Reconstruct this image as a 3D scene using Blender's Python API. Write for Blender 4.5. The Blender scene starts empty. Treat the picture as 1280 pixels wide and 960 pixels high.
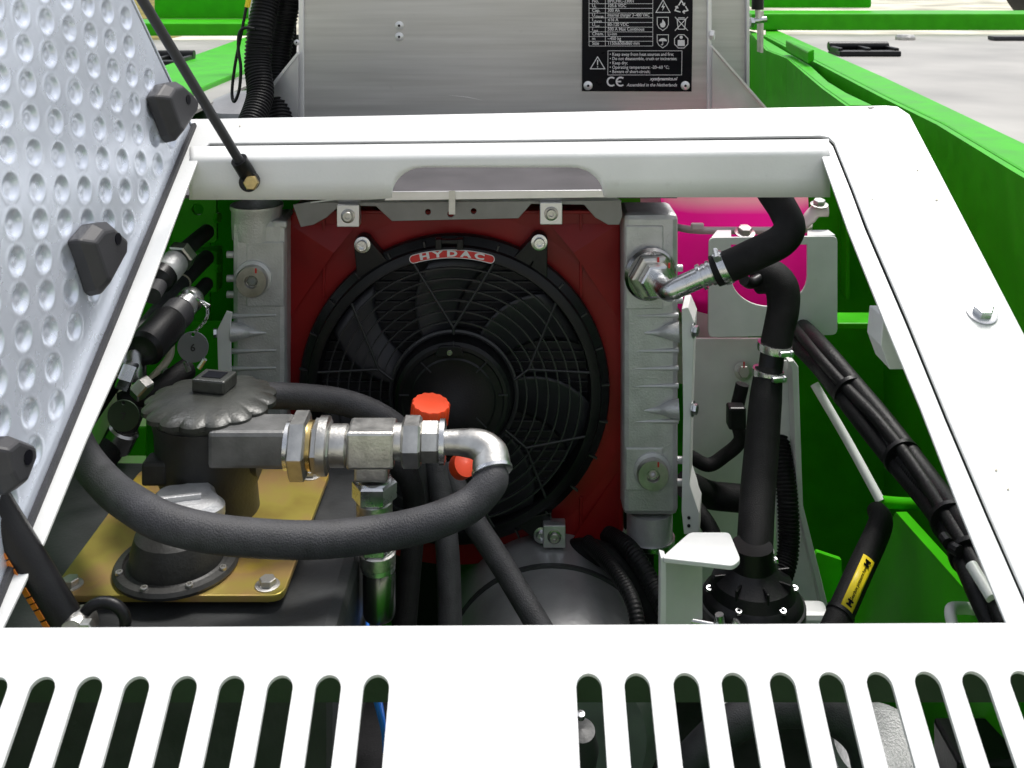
import bpy, bmesh, math, random
from mathutils import Vector as V, Matrix
random.seed(7)
S = bpy.context.scene
C = S.collection
rad = math.radians
F = 1300.0          # focal length in photo pixels
CZ = 1.9            # camera height
# ---------------------------------------------------------------- camera, sky, sun, exposure
cd = bpy.data.cameras.new('camera'); cam = bpy.data.objects.new('camera', cd); C.objects.link(cam)
cam.location = (0, 0, CZ); cam.rotation_euler = (rad(90), 0, 0)
cd.sensor_width = 36; cd.lens = 36 * F / 1280; cd.shift_y = -520 / 1280
cd.dof.use_dof = True; cd.dof.focus_distance = 1.28; cd.dof.aperture_fstop = 20
cd.clip_start = 0.02; cd.clip_end = 2000
S.camera = cam
S.render.resolution_x = 1024; S.render.resolution_y = 768
SUN_EL, SUN_AZ = 68, 40      # azimuth measured clockwise from +Y
w = bpy.data.worlds.new("World"); S.world = w; w.use_nodes = True
nt = w.node_tree; bg = nt.nodes['Background']; sky = nt.nodes.new('ShaderNodeTexSky')
sky.sky_type = 'NISHITA'; sky.sun_disc = False; sky.sun_elevation = rad(SUN_EL); sky.sun_rotation = rad(SUN_AZ)
sky.air_density = 1.0; sky.dust_density = 4.0; sky.ozone_density = 1.0
hs = nt.nodes.new('ShaderNodeHueSaturation'); hs.inputs['Saturation'].default_value = 0.35   # overcast sky is nearly grey
nt.links.new(sky.outputs[0], hs.inputs['Color']); nt.links.new(hs.outputs[0], bg.inputs[0]); bg.inputs[1].default_value = 0.10
sl = bpy.data.lights.new('sun', 'SUN'); so = bpy.data.objects.new('sun', sl); C.objects.link(so)
sl.energy = 1.5; sl.angle = rad(14); sl.color = (1, 0.97, 0.93)
d = V((math.sin(rad(SUN_AZ)) * math.cos(rad(SUN_EL)), math.cos(rad(SUN_AZ)) * math.cos(rad(SUN_EL)), math.sin(rad(SUN_EL))))
so.rotation_euler = d.to_track_quat('Z', 'Y').to_euler()
S.view_settings.view_transform = 'Standard'; S.view_settings.look = 'None'
S.view_settings.exposure = 0.85; S.view_settings.gamma = 1

# ---------------------------------------------------------------- materials
def mat(name, col, rough=0.5, metal=0.0, var=0.06, scale=20, bump=0.0, bscale=200, spec=0.5, brushed=None, coat=0.0, dirt=0.0, dirtcol=(0.12, 0.1, 0.07), rvar=0.1):
    m = bpy.data.materials.new(name); m.use_nodes = True
    n = m.node_tree.nodes; l = m.node_tree.links; b = n['Principled BSDF']
    b.inputs['Metallic'].default_value = metal
    b.inputs['Specular IOR Level'].default_value = spec
    b.inputs['Coat Weight'].default_value = coat; b.inputs['Coat Roughness'].default_value = 0.12
    tc = n.new('ShaderNodeTexCoord'); mp = n.new('ShaderNodeMapping'); l.new(tc.outputs['Object'], mp.inputs[0])
    if brushed: mp.inputs['Scale'].default_value = brushed
    nz = n.new('ShaderNodeTexNoise'); nz.inputs['Scale'].default_value = scale; nz.inputs['Detail'].default_value = 6
    l.new(mp.outputs[0], nz.inputs[0])
    cr = n.new('ShaderNodeValToRGB'); l.new(nz.outputs[0], cr.inputs[0])
    c0 = [max(0, c * (1 - 2.2 * var)) for c in col] + [1]; c1 = [min(1, c * (1 + 2.2 * var)) for c in col] + [1]
    cr.color_ramp.elements[0].position = 0.3; cr.color_ramp.elements[1].position = 0.7
    cr.color_ramp.elements[0].color = c0; cr.color_ramp.elements[1].color = c1
    out = cr.outputs[0]
    if dirt > 0:
        n2 = n.new('ShaderNodeTexNoise'); n2.inputs['Scale'].default_value = 55; n2.inputs['Detail'].default_value = 8
        l.new(tc.outputs['Object'], n2.inputs[0])
        r2 = n.new('ShaderNodeValToRGB'); l.new(n2.outputs[0], r2.inputs[0])
        r2.color_ramp.elements[0].position = 0.72 - 0.2 * dirt; r2.color_ramp.elements[1].position = 0.8
        r2.color_ramp.elements[1].color = (min(1, dirt), ) * 3 + (1,)
        mx = n.new('ShaderNodeMix'); mx.data_type = 'RGBA'
        l.new(r2.outputs[0], mx.inputs[0]); l.new(out, mx.inputs[6]); mx.inputs[7].default_value = (*dirtcol, 1)
        out = mx.outputs[2]
    l.new(out, b.inputs['Base Color'])
    mr = n.new('ShaderNodeMapRange'); l.new(nz.outputs[0], mr.inputs[0])
    mr.inputs[3].default_value = max(0.02, rough - rvar); mr.inputs[4].default_value = min(1, rough + rvar)
    l.new(mr.outputs[0], b.inputs['Roughness'])
    if bump > 0:
        n3 = n.new('ShaderNodeTexNoise'); n3.inputs['Scale'].default_value = bscale; n3.inputs['Detail'].default_value = 4
        l.new(mp.outputs[0], n3.inputs[0])
        bp = n.new('ShaderNodeBump'); bp.inputs['Strength'].default_value = bump; bp.inputs['Distance'].default_value = 0.002
        l.new(n3.outputs[0], bp.inputs['Height']); l.new(bp.outputs[0], b.inputs['Normal'])
    return m
M = {}
M['white'] = mat('white_paint', (0.78, 0.79, 0.78), 0.32, var=0.03, scale=9, bump=0.08, bscale=300, dirt=0.3, dirtcol=(0.45, 0.44, 0.41))
M['white_in'] = mat('white_bracket_paint', (0.78, 0.79, 0.78), 0.4, var=0.03, bump=0.05, dirt=0.15)
M['green'] = mat('green_paint', (0.045, 0.42, 0.005), 0.40, var=0.06, bump=0.08, bscale=60, dirt=0.2, dirtcol=(0.02, 0.16, 0.01), spec=0.16)
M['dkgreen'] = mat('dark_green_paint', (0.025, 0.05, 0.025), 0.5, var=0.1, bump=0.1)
M['lid'] = mat('tread_aluminium', (0.67, 0.72, 0.82), 0.27, 0.45, var=0.03, bump=0.04)
M['alu'] = mat('brushed_aluminium', (0.56, 0.555, 0.54), 0.42, 0.85, var=0.06, scale=6, bump=0.06, bscale=30, brushed=(0.6, 8, 14), dirt=0.12)
M['aluv'] = mat('plain_aluminium', (0.66, 0.66, 0.68), 0.38, 0.85, var=0.06, scale=14, bump=0.05)
M['cast'] = mat('cast_aluminium', (0.58, 0.585, 0.59), 0.45, 0.5, var=0.06, scale=40, bump=0.35, bscale=420, dirt=0.15)
M['red'] = mat('red_shroud_paint', (0.235, 0.007, 0.008), 0.4, var=0.12, scale=10, bump=0.06, bscale=80, spec=0.3)
M['black'] = mat('black_plastic', (0.008, 0.008, 0.009), 0.36, var=0.2, bump=0.12, bscale=500, spec=0.3)
M['guard'] = mat('guard_plastic', (0.030, 0.030, 0.032), 0.35, var=0.1, spec=.4)
M['blade'] = mat('blade_plastic', (0.022, 0.022, 0.027), 0.42, var=0.1)
M['grill'] = mat('core_black', (0.008, 0.008, 0.009), 0.6, var=0.1)
M['bumper'] = mat('grey_black_plastic', (0.028, 0.028, 0.032), 0.5, var=0.08, bump=0.1, bscale=600)
M['rubber'] = mat('rubber_hose', (0.036, 0.036, 0.040), 0.6, var=0.14, scale=60, bump=0.35, bscale=700, dirt=0.3, dirtcol=(0.09, 0.09, 0.09))
M['rubberk'] = mat('black_coolant_rubber', (0.009, 0.009, 0.0095), 0.62, var=0.2, scale=60, bump=0.4, bscale=900, spec=0.22)
M['loom'] = mat('loom_conduit', (0.007, 0.007, 0.0075), 0.48, var=0.2, bump=0.3, bscale=300, spec=0.28)
M['steel'] = mat('zinc_steel', (0.70, 0.71, 0.72), 0.28, 1.0, var=0.06, scale=50, bump=0.06)
M['steeld'] = mat('dull_steel', (0.58, 0.57, 0.54), 0.36, 1.0, var=0.1, scale=60, bump=0.15, bscale=400, dirt=0.2)
M['ferrule'] = mat('dark_steel', (0.30, 0.30, 0.30), 0.25, 1.0, var=0.08, scale=60, brushed=(1, 1, 0.1))
M['yzinc'] = mat('yellow_zinc', (0.62, 0.50, 0.10), 0.3, 1.0, var=0.12, scale=60)
M['brass'] = mat('yellow_zinc_bolt', (0.55, 0.42, 0.18), 0.3, 1.0, var=0.1, scale=100)
M['tank'] = mat('dark_grey_tank_paint', (0.04, 0.042, 0.043), 0.42, var=0.1, scale=30, spec=.3, bump=0.15, bscale=250, dirt=0.2, dirtcol=(0.12, 0.12, 0.11))
M['filter'] = mat('filter_cap_grey', (0.036, 0.038, 0.033), 0.36, 0.1, var=0.14, scale=40, bump=0.2, bscale=300, dirt=0.3, dirtcol=(0.14, 0.135, 0.11))
M['port'] = mat('filter_port_grey', (0.17, 0.17, 0.165), 0.42, 0.4, var=0.12, scale=40, bump=0.2, bscale=300, dirt=0.3, dirtcol=(0.14, 0.135, 0.11))
M['filterb'] = mat('filter_body_grey', (0.03, 0.03, 0.028), 0.5, 0.1, var=0.14, scale=40, bump=0.2, bscale=300, dirt=0.3, dirtcol=(0.1, 0.095, 0.08))
M['motor'] = mat('motor_grey', (0.34, 0.34, 0.345), 0.34, 0.4, var=0.12, scale=14, bump=0.15, bscale=200, dirt=0.2)
M['orange'] = mat('orange_plastic', (0.85, 0.07, 0.015), 0.4, var=0.05)
M['yellow'] = mat('yellow_label', (0.86, 0.66, 0.02), 0.45, var=0.03)
M['print'] = mat('white_print', (0.75, 0.75, 0.75), 0.5, var=0.0)
M['plate'] = mat('black_label_plate', (0.004, 0.004, 0.007), 0.3, var=0.1, spec=0.15)
M['stred'] = mat('red_sticker', (0.62, 0.02, 0.02), 0.35, var=0.03)
M['blue'] = mat('blue_cable', (0.01, 0.12, 0.5), 0.4, var=0.05)
M['cream'] = mat('cream_hose', (0.55, 0.5, 0.38), 0.45, var=0.1, dirt=0.3)
M['rivet'] = mat('rivet_aluminium', (0.85, 0.85, 0.84), 0.3, 0.4, var=0.03)
M['tag'] = mat('grey_tag', (0.20, 0.21, 0.24), 0.4, 0.5, var=0.05)
M['tagg'] = mat('green_tag', (0.03, 0.055, 0.03), 0.5, 0.2, var=0.08)
M['plastic_w'] = mat('milky_plastic', (0.72, 0.62, 0.62), 0.4, var=0.03)
M['cap_orange'] = mat('orange_print', (0.75, 0.22, 0.02), 0.5, var=0.1)
M['rubbery'] = mat('tyre_rubber', (0.02, 0.02, 0.02), 0.8, var=0.2)
# yellow chromate plate: colour drifts from straw to green and brown
def yplate():
    m = mat('chromate_plate', (0.55, 0.42, 0.1), 0.34, 0.55, var=0.1, scale=9)
    n = m.node_tree.nodes; cr = [x for x in n if x.type == 'VALTORGB'][0].color_ramp
    cr.elements[0].color = (0.30, 0.20, 0.05, 1); cr.elements[1].color = (0.50, 0.30, 0.05, 1)
    e = cr.elements.new(0.45); e.color = (0.46, 0.38, 0.08, 1); e = cr.elements.new(0.55); e.color = (0.48, 0.30, 0.12, 1)
    e = cr.elements.new(0.62); e.color = (0.62, 0.46, 0.06, 1)
    return m
M['ychrom'] = yplate()
M['light_block'] = mat('light_block_grey', (0.065, 0.06, 0.065), 0.6, var=0.15, scale=12, dirt=0.3)  # for the added light-blocking plate, dark like the box front in shade
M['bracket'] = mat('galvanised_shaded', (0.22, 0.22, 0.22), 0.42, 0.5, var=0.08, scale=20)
# coolant bottle: the liquid shows pink through the milky wall below its fill line
def coolant():
    m = bpy.data.materials.new('coolant_bottle_plastic'); m.use_nodes = True
    n = m.node_tree.nodes; l = m.node_tree.links; b = n['Principled BSDF']
    g = n.new('ShaderNodeNewGeometry'); sp = n.new('ShaderNodeSeparateXYZ'); l.new(g.outputs['Position'], sp.inputs[0])
    mr = n.new('ShaderNodeMapRange'); l.new(sp.outputs[2], mr.inputs[0])
    mr.inputs[1].default_value = CZ - (276 + 40) / F * 1.46; mr.inputs[2].default_value = CZ - (244 + 40) / F * 1.46
    cr = n.new('ShaderNodeValToRGB'); l.new(mr.outputs[0], cr.inputs[0])
    cr.color_ramp.elements[0].color = (1.0, 0.03, 0.52, 1); cr.color_ramp.elements[0].position = 0.25
    cr.color_ramp.elements[1].color = (0.95, 0.62, 0.66, 1); cr.color_ramp.elements[1].position = 0.75
    l.new(cr.outputs[0], b.inputs['Base Color']); b.inputs['Roughness'].default_value = 0.3
    tr = n.new('ShaderNodeBsdfTranslucent'); l.new(cr.outputs[0], tr.inputs[0])
    ms = n.new('ShaderNodeMixShader'); m2 = n.new('ShaderNodeMapRange'); l.new(mr.outputs[0], m2.inputs[0]); m2.inputs[3].default_value = 0.85; m2.inputs[4].default_value = 0.85; l.new(m2.outputs[0], ms.inputs[0])
    l.new(b.outputs[0], ms.inputs[1]); l.new(tr.outputs[0], ms.inputs[2]); l.new(ms.outputs[0], n['Material Output'].inputs[0])
    return m
M['coolant'] = coolant()

# ---------------------------------------------------------------- helpers
def U(px, py, D): return V(((px - 640) * D / F, D, CZ - (py + 40) * D / F))
W = {}
CAMFACE = Matrix(((1, 0, 0, 0), (0, 0, -1, 0), (0, 1, 0, 0), (0, 0, 0, 1)))   # local x->X, y->Z, z->-Y
def finish(me, smooth=True, ang=32):
    if smooth:
        me.polygons.foreach_set('use_smooth', [True] * len(me.polygons)); me.set_sharp_from_angle(angle=rad(ang))
    me.update(); return me
def put(name, me, m, parent=None, Mx=None, center=True, bevel=0, solid=0):
    """link a mesh; without Mx its verts are world coordinates and get re-centred"""
    if Mx is None:
        if center and len(me.vertices):
            xs = [v.co for v in me.vertices]; c = V([(min(p[i] for p in xs) + max(p[i] for p in xs)) / 2 for i in range(3)])
            me.transform(Matrix.Translation(-c))
        else: c = V((0, 0, 0))
        Mx = Matrix.Translation(c)
    o = bpy.data.objects.new(name, me); C.objects.link(o)
    if m is not None and len(me.materials) == 0: me.materials.append(m)
    if parent is not None:
        o.parent = parent; o.matrix_local = W[parent.name].inverted() @ Mx
    else: o.matrix_world = Mx
    W[o.name] = Mx.copy()
    if solid:
        s = o.modifiers.new('solid', 'SOLIDIFY'); s.thickness = solid; s.offset = -1
    if bevel:
        b = o.modifiers.new('bevel', 'BEVEL'); b.width = bevel; b.segments = 2; b.limit_method = 'ANGLE'; b.angle_limit = rad(35)
    return o
def thing(name, label, cat, loc, group=None):
    o = bpy.data.objects.new(name, None); C.objects.link(o); o.location = loc; o.empty_display_size = 0.02
    W[o.name] = Matrix.Translation(loc); o['label'] = label; o['category'] = cat
    if group: o['group'] = group
    return o
def tag(o, label, cat, group=None):
    o['label'] = label; o['category'] = cat
    if group: o['group'] = group
    return o
def me_from(vs, fs, smooth=True, ang=32, fix=True):
    me = bpy.data.meshes.new('m'); me.from_pydata([tuple(v) for v in vs], [], fs)
    if fix:
        bm = bmesh.new(); bm.from_mesh(me); bmesh.ops.recalc_face_normals(bm, faces=bm.faces); bm.to_mesh(me); bm.free()
    return finish(me, smooth, ang)
def join(ms):
    bm = bmesh.new()
    for a in ms: bm.from_mesh(a)
    me = bpy.data.meshes.new('m'); bm.to_mesh(me); bm.free()
    return finish(me)
def catmull(pts, sub):
    if len(pts) < 3 or sub < 2: return [V(p) for p in pts]
    P = [2 * pts[0] - pts[1]] + list(pts) + [2 * pts[-1] - pts[-2]]; out = []
    for i in range(1, len(P) - 2):
        for k in range(sub):
            t = k / sub; a, b, c, e = P[i - 1], P[i], P[i + 1], P[i + 2]
            out.append(0.5 * ((2 * b) + (c - a) * t + (2 * a - 5 * b + 4 * c - e) * t * t + (3 * b - 3 * c + e - a) * t ** 3))
    out.append(V(P[-2])); return out
def tube(pts, r, seg=20, sub=8, rib=None, cap=True, rpts=None, flat=1.0):
    """rib=(pitch, amp) gives corrugated conduit; rpts = radius per control point"""
    pts = [V(p) for p in pts]; path = catmull(pts, sub); n = len(path)
    rr = [r] * n
    if rpts:
        for i in range(n):
            t = i / (n - 1) * (len(rpts) - 1); k = min(int(t), len(rpts) - 2); rr[i] = rpts[k] + (rpts[k + 1] - rpts[k]) * (t - k)
    if rib:
        cum = [0]
        for i in range(1, n): cum.append(cum[-1] + (path[i] - path[i - 1]).length)
        L = cum[-1]; step = rib[0] / 4; m = int(L / step); np_, nr = [], []; j = 0
        for i in range(m + 1):
            s = min(i * step, L)
            while j < n - 2 and cum[j + 1] < s: j += 1
            t = (s - cum[j]) / max(1e-9, cum[j + 1] - cum[j]); np_.append(path[j].lerp(path[j + 1], t))
            nr.append((rr[j] + (rr[j + 1] - rr[j]) * t) * (1 + (rib[1] if i % 4 in (0, 1) else -rib[1])))
        path, rr, n = np_, nr, len(np_)
    T = [(path[min(i + 1, n - 1)] - path[max(i - 1, 0)]).normalized() for i in range(n)]
    up = V((0, 0, 1)) if abs(T[0].z) < 0.9 else V((1, 0, 0)); N = (up - T[0] * up.dot(T[0])).normalized()
    vs, fs = [], []
    for i in range(n):
        N = (N - T[i] * N.dot(T[i])).normalized(); B = T[i].cross(N)
        for k in range(seg):
            a = 2 * math.pi * k / seg; vs.append(path[i] + (N * math.cos(a) + B * math.sin(a) * flat) * rr[i])
    for i in range(n - 1):
        for k in range(seg):
            k2 = (k + 1) % seg; fs.append((i * seg + k, i * seg + k2, (i + 1) * seg + k2, (i + 1) * seg + k))
    if cap: fs.append(tuple(range(seg))); fs.append(tuple((n - 1) * seg + k for k in range(seg)))
    return me_from(vs, fs, ang=50 if not rib else 40)
def lathe(prof, seg=32, loc=None, axis=None, rot=0, ang=32, rmod=None, cap=True):
    """profile [(radius, height)] about local z; returned in local space unless loc/axis given"""
    vs, fs = [], []
    for (r, h) in prof:
        for k in range(seg):
            a = 2 * math.pi * k / seg + rot; q = r * (rmod(a, r, h) if rmod else 1); vs.append((q * math.cos(a), q * math.sin(a), h))
    n = len(prof)
    for i in range(n - 1):
        for k in range(seg):
            k2 = (k + 1) % seg; fs.append((i * seg + k, i * seg + k2, (i + 1) * seg + k2, (i + 1) * seg + k))
    if cap and prof[0] != prof[-1]: fs.append(tuple(range(seg))); fs.append(tuple((n - 1) * seg + k for k in range(seg)))
    me = me_from(vs, fs, ang=ang)
    if axis is not None: me.transform(AX(loc, axis))
    return me
def AX(loc, axis):
    q = V(axis).normalized().to_track_quat('Z', 'Y'); return Matrix.Translation(loc) @ q.to_matrix().to_4x4()
def hexm(r, h, ch=0.12):    # hex nut / bolt head along z, chamfered
    return lathe([(r * (1 - ch), 0), (r, h * 0.12), (r, h * 0.88), (r * (1 - ch), h)], 6, ang=20)
def boxm(cx, cy, cz, sx, sy, sz, Mx=None):
    vs = [(cx + a * sx / 2, cy + b * sy / 2, cz + c * sz / 2) for a in (-1, 1) for b in (-1, 1) for c in (-1, 1)]
    fs = [(0, 1, 3, 2), (4, 6, 7, 5), (0, 4, 5, 1), (2, 3, 7, 6), (0, 2, 6, 4), (1, 5, 7, 3)]
    me = me_from(vs, fs, smooth=False)
    if Mx is not None: me.transform(Mx)
    return me
def prism(pts, off):
    n = len(pts); vs = [V(p) for p in pts] + [V(p) + V(off) for p in pts]
    fs = [tuple(range(n)), tuple(range(n, 2 * n))] + [(i, (i + 1) % n, n + (i + 1) % n, n + i) for i in range(n)]
    return me_from(vs, fs, smooth=False)
def plate2d(loops, th, bev=0.0, smooth=True):
    """2D outline with holes -> solid plate in local XY, centred on z=0"""
    cu = bpy.data.curves.new('c', 'CURVE'); cu.dimensions = '2D'; cu.fill_mode = 'BOTH'
    for lp in loops:
        s = cu.splines.new('POLY'); s.points.add(len(lp) - 1)
        for i, p in enumerate(lp): s.points[i].co = (p[0], p[1], 0, 1)
        s.use_cyclic_u = True
    cu.extrude = th / 2 - bev; cu.bevel_depth = bev; cu.bevel_resolution = 1; cu.offset = -bev
    o = bpy.data.objects.new('tmp', cu); C.objects.link(o)
    dg = bpy.context.evaluated_depsgraph_get(); me = bpy.data.meshes.new_from_object(o.evaluated_get(dg))
    bpy.data.objects.remove(o); bpy.data.curves.remove(cu); me.materials.clear()
    return finish(me, smooth, 40)
def textm(s, size, align='LEFT', shear=0.0, ext=0.0, wide=1.0, bold=0.0, aligny='CENTER'):
    cu = bpy.data.curves.new('t', 'FONT'); cu.body = s; cu.size = size; cu.align_x = align; cu.align_y = aligny; cu.shear = shear
    cu.extrude = ext; cu.offset = bold * size; cu.resolution_u = 3
    o = bpy.data.objects.new('tmp', cu); C.objects.link(o)
    dg = bpy.context.evaluated_depsgraph_get(); me = bpy.data.meshes.new_from_object(o.evaluated_get(dg))
    bpy.data.objects.remove(o); bpy.data.curves.remove(cu); me.materials.clear()
    me.transform(Matrix.Diagonal((wide, 1, 1, 1))); return me
def arc(cx, cy, r, a0, a1, n=8, ry=None):
    ry = ry or r
    return [(cx + r * math.cos(rad(a0 + (a1 - a0) * i / n)), cy + ry * math.sin(rad(a0 + (a1 - a0) * i / n))) for i in range(n + 1)]
def rounded(pts, r, n=4):   # rounded polygon corners
    out = []; N = len(pts)
    for i in range(N):
        p = V(pts[i]); a = V(pts[i - 1]) - p; b = V(pts[(i + 1) % N]) - p
        q = min(r, a.length * 0.45, b.length * 0.45); A = p + a.normalized() * q; B = p + b.normalized() * q
        for k in range(n + 1):
            t = k / n; out.append(tuple((1 - t) ** 2 * A + 2 * t * (1 - t) * p + t * t * B))
    return out
def circ(cx, cy, r, n=20): return [(cx + r * math.cos(2 * math.pi * i / n), cy + r * math.sin(2 * math.pi * i / n)) for i in range(n)]
def faceplate(name, loops, D, th, m, parent, bev=0.0, front=True, **k):
    """plate facing the camera side, loops in photo pixels at depth D (front face at D)"""
    L = [[((x - 640) * D / F, -(y + 40) * D / F) for x, y in lp] for lp in loops]
    me = plate2d(L, th, bev)
    me.transform(Matrix.Translation((0, D + th / 2, CZ)) @ CAMFACE)
    return put(name, me, m, parent, **k)
socket_me = lathe([(0.0, -0.001), (1.0, -0.001), (1.0, 0.75), (0.9, 0.9), (0.55, 0.9), (0.5, 0.3), (0.0, 0.3)], 24)
washer_me = lathe([(0.0, 0), (1.0, 0), (1.0, 0.12), (0.9, 0.16), (0, 0.16)], 28)
hexhead_me = hexm(1.0, 0.75)
rivet_me = lathe([(0, 0), (1, 0), (0.95, 0.25), (0.7, 0.5), (0.3, 0.6), (0.28, 0.2), (0, 0.2)], 20)
hole_me = lathe([(0, 0), (0.3, 0), (0.3, 0.03), (0, 0.03)], 12)
def bolt(parent, loc, axis, r, kind='hex', m='steel', washer=True, name='bolt', h=1.0):
    Mx = AX(loc, axis) @ Matrix.Diagonal((r, r, r * h, 1))
    mesh = {'hex': hexhead_me, 'socket': socket_me}[kind].copy()
    o = put(name, mesh, M[m], parent, Mx @ Matrix.Translation((0, 0, 0.14 if washer else 0)))
    if washer and parent is not None:
        w_ = put('washer', washer_me.copy(), M[m], parent, AX(loc, axis) @ Matrix.Diagonal((r * 1.45, r * 1.45, r, 1)))
    return o
def clamp(parent, loc, axis, r, wdt=0.010, screw=(0, -1, 0), m='steel'):
    me = lathe([(r, -wdt / 2), (r + 0.0012, -wdt / 2), (r + 0.0016, 0), (r + 0.0012, wdt / 2), (r, wdt / 2)], 32, loc, axis)
    o = put('hose_clamp', me, M[m], parent)
    ax = V(axis).normalized(); s = V(screw); s = (s - ax * s.dot(ax)).normalized(); t = ax.cross(s)
    p = V(loc) + s * (r + 0.003)
    put('screw', join([lathe([(0.003, -0.008), (0.0035, -0.004), (0.0035, 0.006), (0.0045, 0.006), (0.0045, 0.009), (0, 0.009)], 8, p, t),
                       boxm(0, 0, 0, wdt * 1.05, 0.008, 0.004, Matrix.Translation(p - s * 0.002) @ Matrix((ax.to_4d(), t.to_4d(), s.to_4d(), (0, 0, 0, 1))).transposed().to_4x4() if False else AX(p - s * 0.002, s))]), M[m], o)
    return o

# hood plane: everything of the bonnet lies in Z = CZ + Z0 + K*Y
Z0, K = -0.962, 0.64
HN = math.sqrt(1 + K * K); hdir = V((0, 1 / HN, K / HN)); hnor = V((0, -K / HN, 1 / HN))
HM = Matrix(((1, 0, 0, 0), (0, hdir.y, hnor.y, 0), (0, hdir.z, hnor.z, CZ + Z0), (0, 0, 0, 1)))
def HP(px, py):
    u = (px - 640) / F; v = (py + 40) / F; Y = -Z0 / (v + K); return (u * Y, Y * HN)
def HW(px, py, up=0.0):
    x, s = HP(px, py); return HM @ V((x, s, up))
def hoodplate(name, loops, up, th, m, parent, bev=0.0008, **k):
    me = plate2d([[HP(*p) for p in lp] for lp in loops], th, bev)
    me.transform(HM @ Matrix.Translation((0, 0, up - th / 2))); return put(name, me, m, parent, **k)

# ================================================================ THE SETTING
def groundmat():
    m = mat('ground_gravel', (0.52, 0.5, 0.40), 0.9, var=0.25, scale=0.4, bump=0.3, bscale=6)
    return m
g = put('ground', me_from([(-600, -600, 0), (600, -600, 0), (600, 600, 0), (-600, 600, 0)], [(0, 1, 2, 3)], False), groundmat()); g['kind'] = 'structure'
gr = put('grass_verge', me_from([(-60, 22, 0.004), (-9, 22, 0.004), (-14, 200, 0.004), (-60, 200, 0.004)], [(0, 1, 2, 3)], False),
         mat('verge_grass', (0.20, 0.17, 0.03), 0.9, var=0.35, scale=1.5)); gr['kind'] = 'structure'

# ================================================================ GREEN MACHINE BODY
ch = thing('machine_body', 'bright green painted steel machine body enclosing the open engine bay', 'machine body', (0, 1.2, 0.55))
ZD = -0.24  # deck level below the camera
def q(pts, m, name, parent=ch, off=None, bevel=0.0):
    return put(name, prism(pts, off), M[m], parent, bevel=bevel)
zb = CZ - 1.32
# inner walls, back wall and floor of the bay
q([(0.615, 0.35, zb), (0.615, 1.23, zb), (0.70, 1.95, zb), (0.70, 1.95, CZ + ZD - .02), (0.615, 1.23, CZ + ZD - .02), (0.615, .35, CZ + ZD - .5)], 'green', 'side_wall', off=(0.03, 0, 0))
q([(-0.60, 0.35, zb), (-0.60, 1.97, zb), (-0.60, 1.97, CZ + ZD - .06), (-0.60, 1.23, CZ + ZD - .06), (-0.60, .35, CZ + ZD - .5)], 'green', 'side_wall', off=(-0.03, 0, 0))
q([(-0.57, 1.62, zb), (0.20, 1.62, zb), (0.20, 1.62, CZ - 0.285), (-0.57, 1.62, CZ - 0.285)], 'green', 'bulkhead', off=(0, 0.02, 0))
q([(0.20, 1.93, zb), (0.715, 1.93, zb), (0.715, 1.93, CZ - 0.30), (0.20, 1.93, CZ - 0.30)], 'green', 'bulkhead', off=(0, 0.02, 0))
q([(0.20, 1.642, zb), (0.20, 1.93, zb), (0.20, 1.93, CZ - 0.30), (0.20, 1.642, CZ - 0.30)], 'green', 'bulkhead_side', off=(-0.006, 0, 0))
q([(-0.6, 0.3, zb), (0.64, 0.3, zb), (0.64, 1.95, zb), (-0.6, 1.95, zb)], 'tank', 'floor_pan', off=(0, 0, -0.02))
q([(-0.62, 0.33, zb), (0.66, 0.33, zb), (0.66, 0.33, CZ - 0.77), (-0.62, 0.33, CZ - 0.77)], 'green', 'front_wall', off=(0, -0.01, 0))
q([(-0.57, 1.26, CZ - .275), (0.20, 1.26, CZ - .275), (0.20, 1.745, CZ - .262), (-0.42, 1.745, CZ - .262)], 'light_block', 'light_block_plate', off=(0, 0, -0.004))  # plate added behind the bar to keep sky light out of the bay
q([(-1.0, 4.2, CZ - .62), (1.05, 4.2, CZ - .62), (1.05, 4.2, CZ - .27), (-1.0, 4.2, CZ - .27)], 'tank', 'added_rear_wall', off=(0, .02, 0))  # hidden dark sheet, added so the rib webs don't reflect bright ground
q([(-1.0, 1.98, CZ - .62), (1.0, 1.98, CZ - .62), (1.0, 3.9, CZ - .62), (-1.0, 3.9, CZ - .62)], 'tank', 'added_rear_floor', off=(0, 0, -0.02))  # added dark floor that darkens grazing reflections in the green webs
q([(-.17, 1.46, zb), (.20, 1.46, zb), (.20, 1.46, CZ - .745), (-.17, 1.46, CZ - .745)], 'black', 'dark_fill_panel', off=(0, .06, 0), bevel=.004)  # black panel added to stand in for the shade between the hoses
# sloping inner panel low on the right side and ledge
q([U(1120, 640, 1.22), U(1262, 800, 0.95), U(1262, 1010, 1.02), U(1060, 1010, 1.38), U(1040, 780, 1.36)], 'green', 'sloping_panel', off=(0.02, 0.02, -0.01))
q([U(1047, 404, 1.56), U(1140, 404, 1.56), U(1140, 412, 1.56), U(1047, 412, 1.56)], 'green', 'ledge', off=(0, 0.05, 0), bevel=0.002)
q([U(985, 735, 1.36), U(1022, 690, 1.36), U(1052, 700, 1.36), U(1058, 800, 1.36), U(985, 800, 1.36)], 'green', 'gusset', off=(0, 0.008, 0), bevel=0.001)
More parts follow.
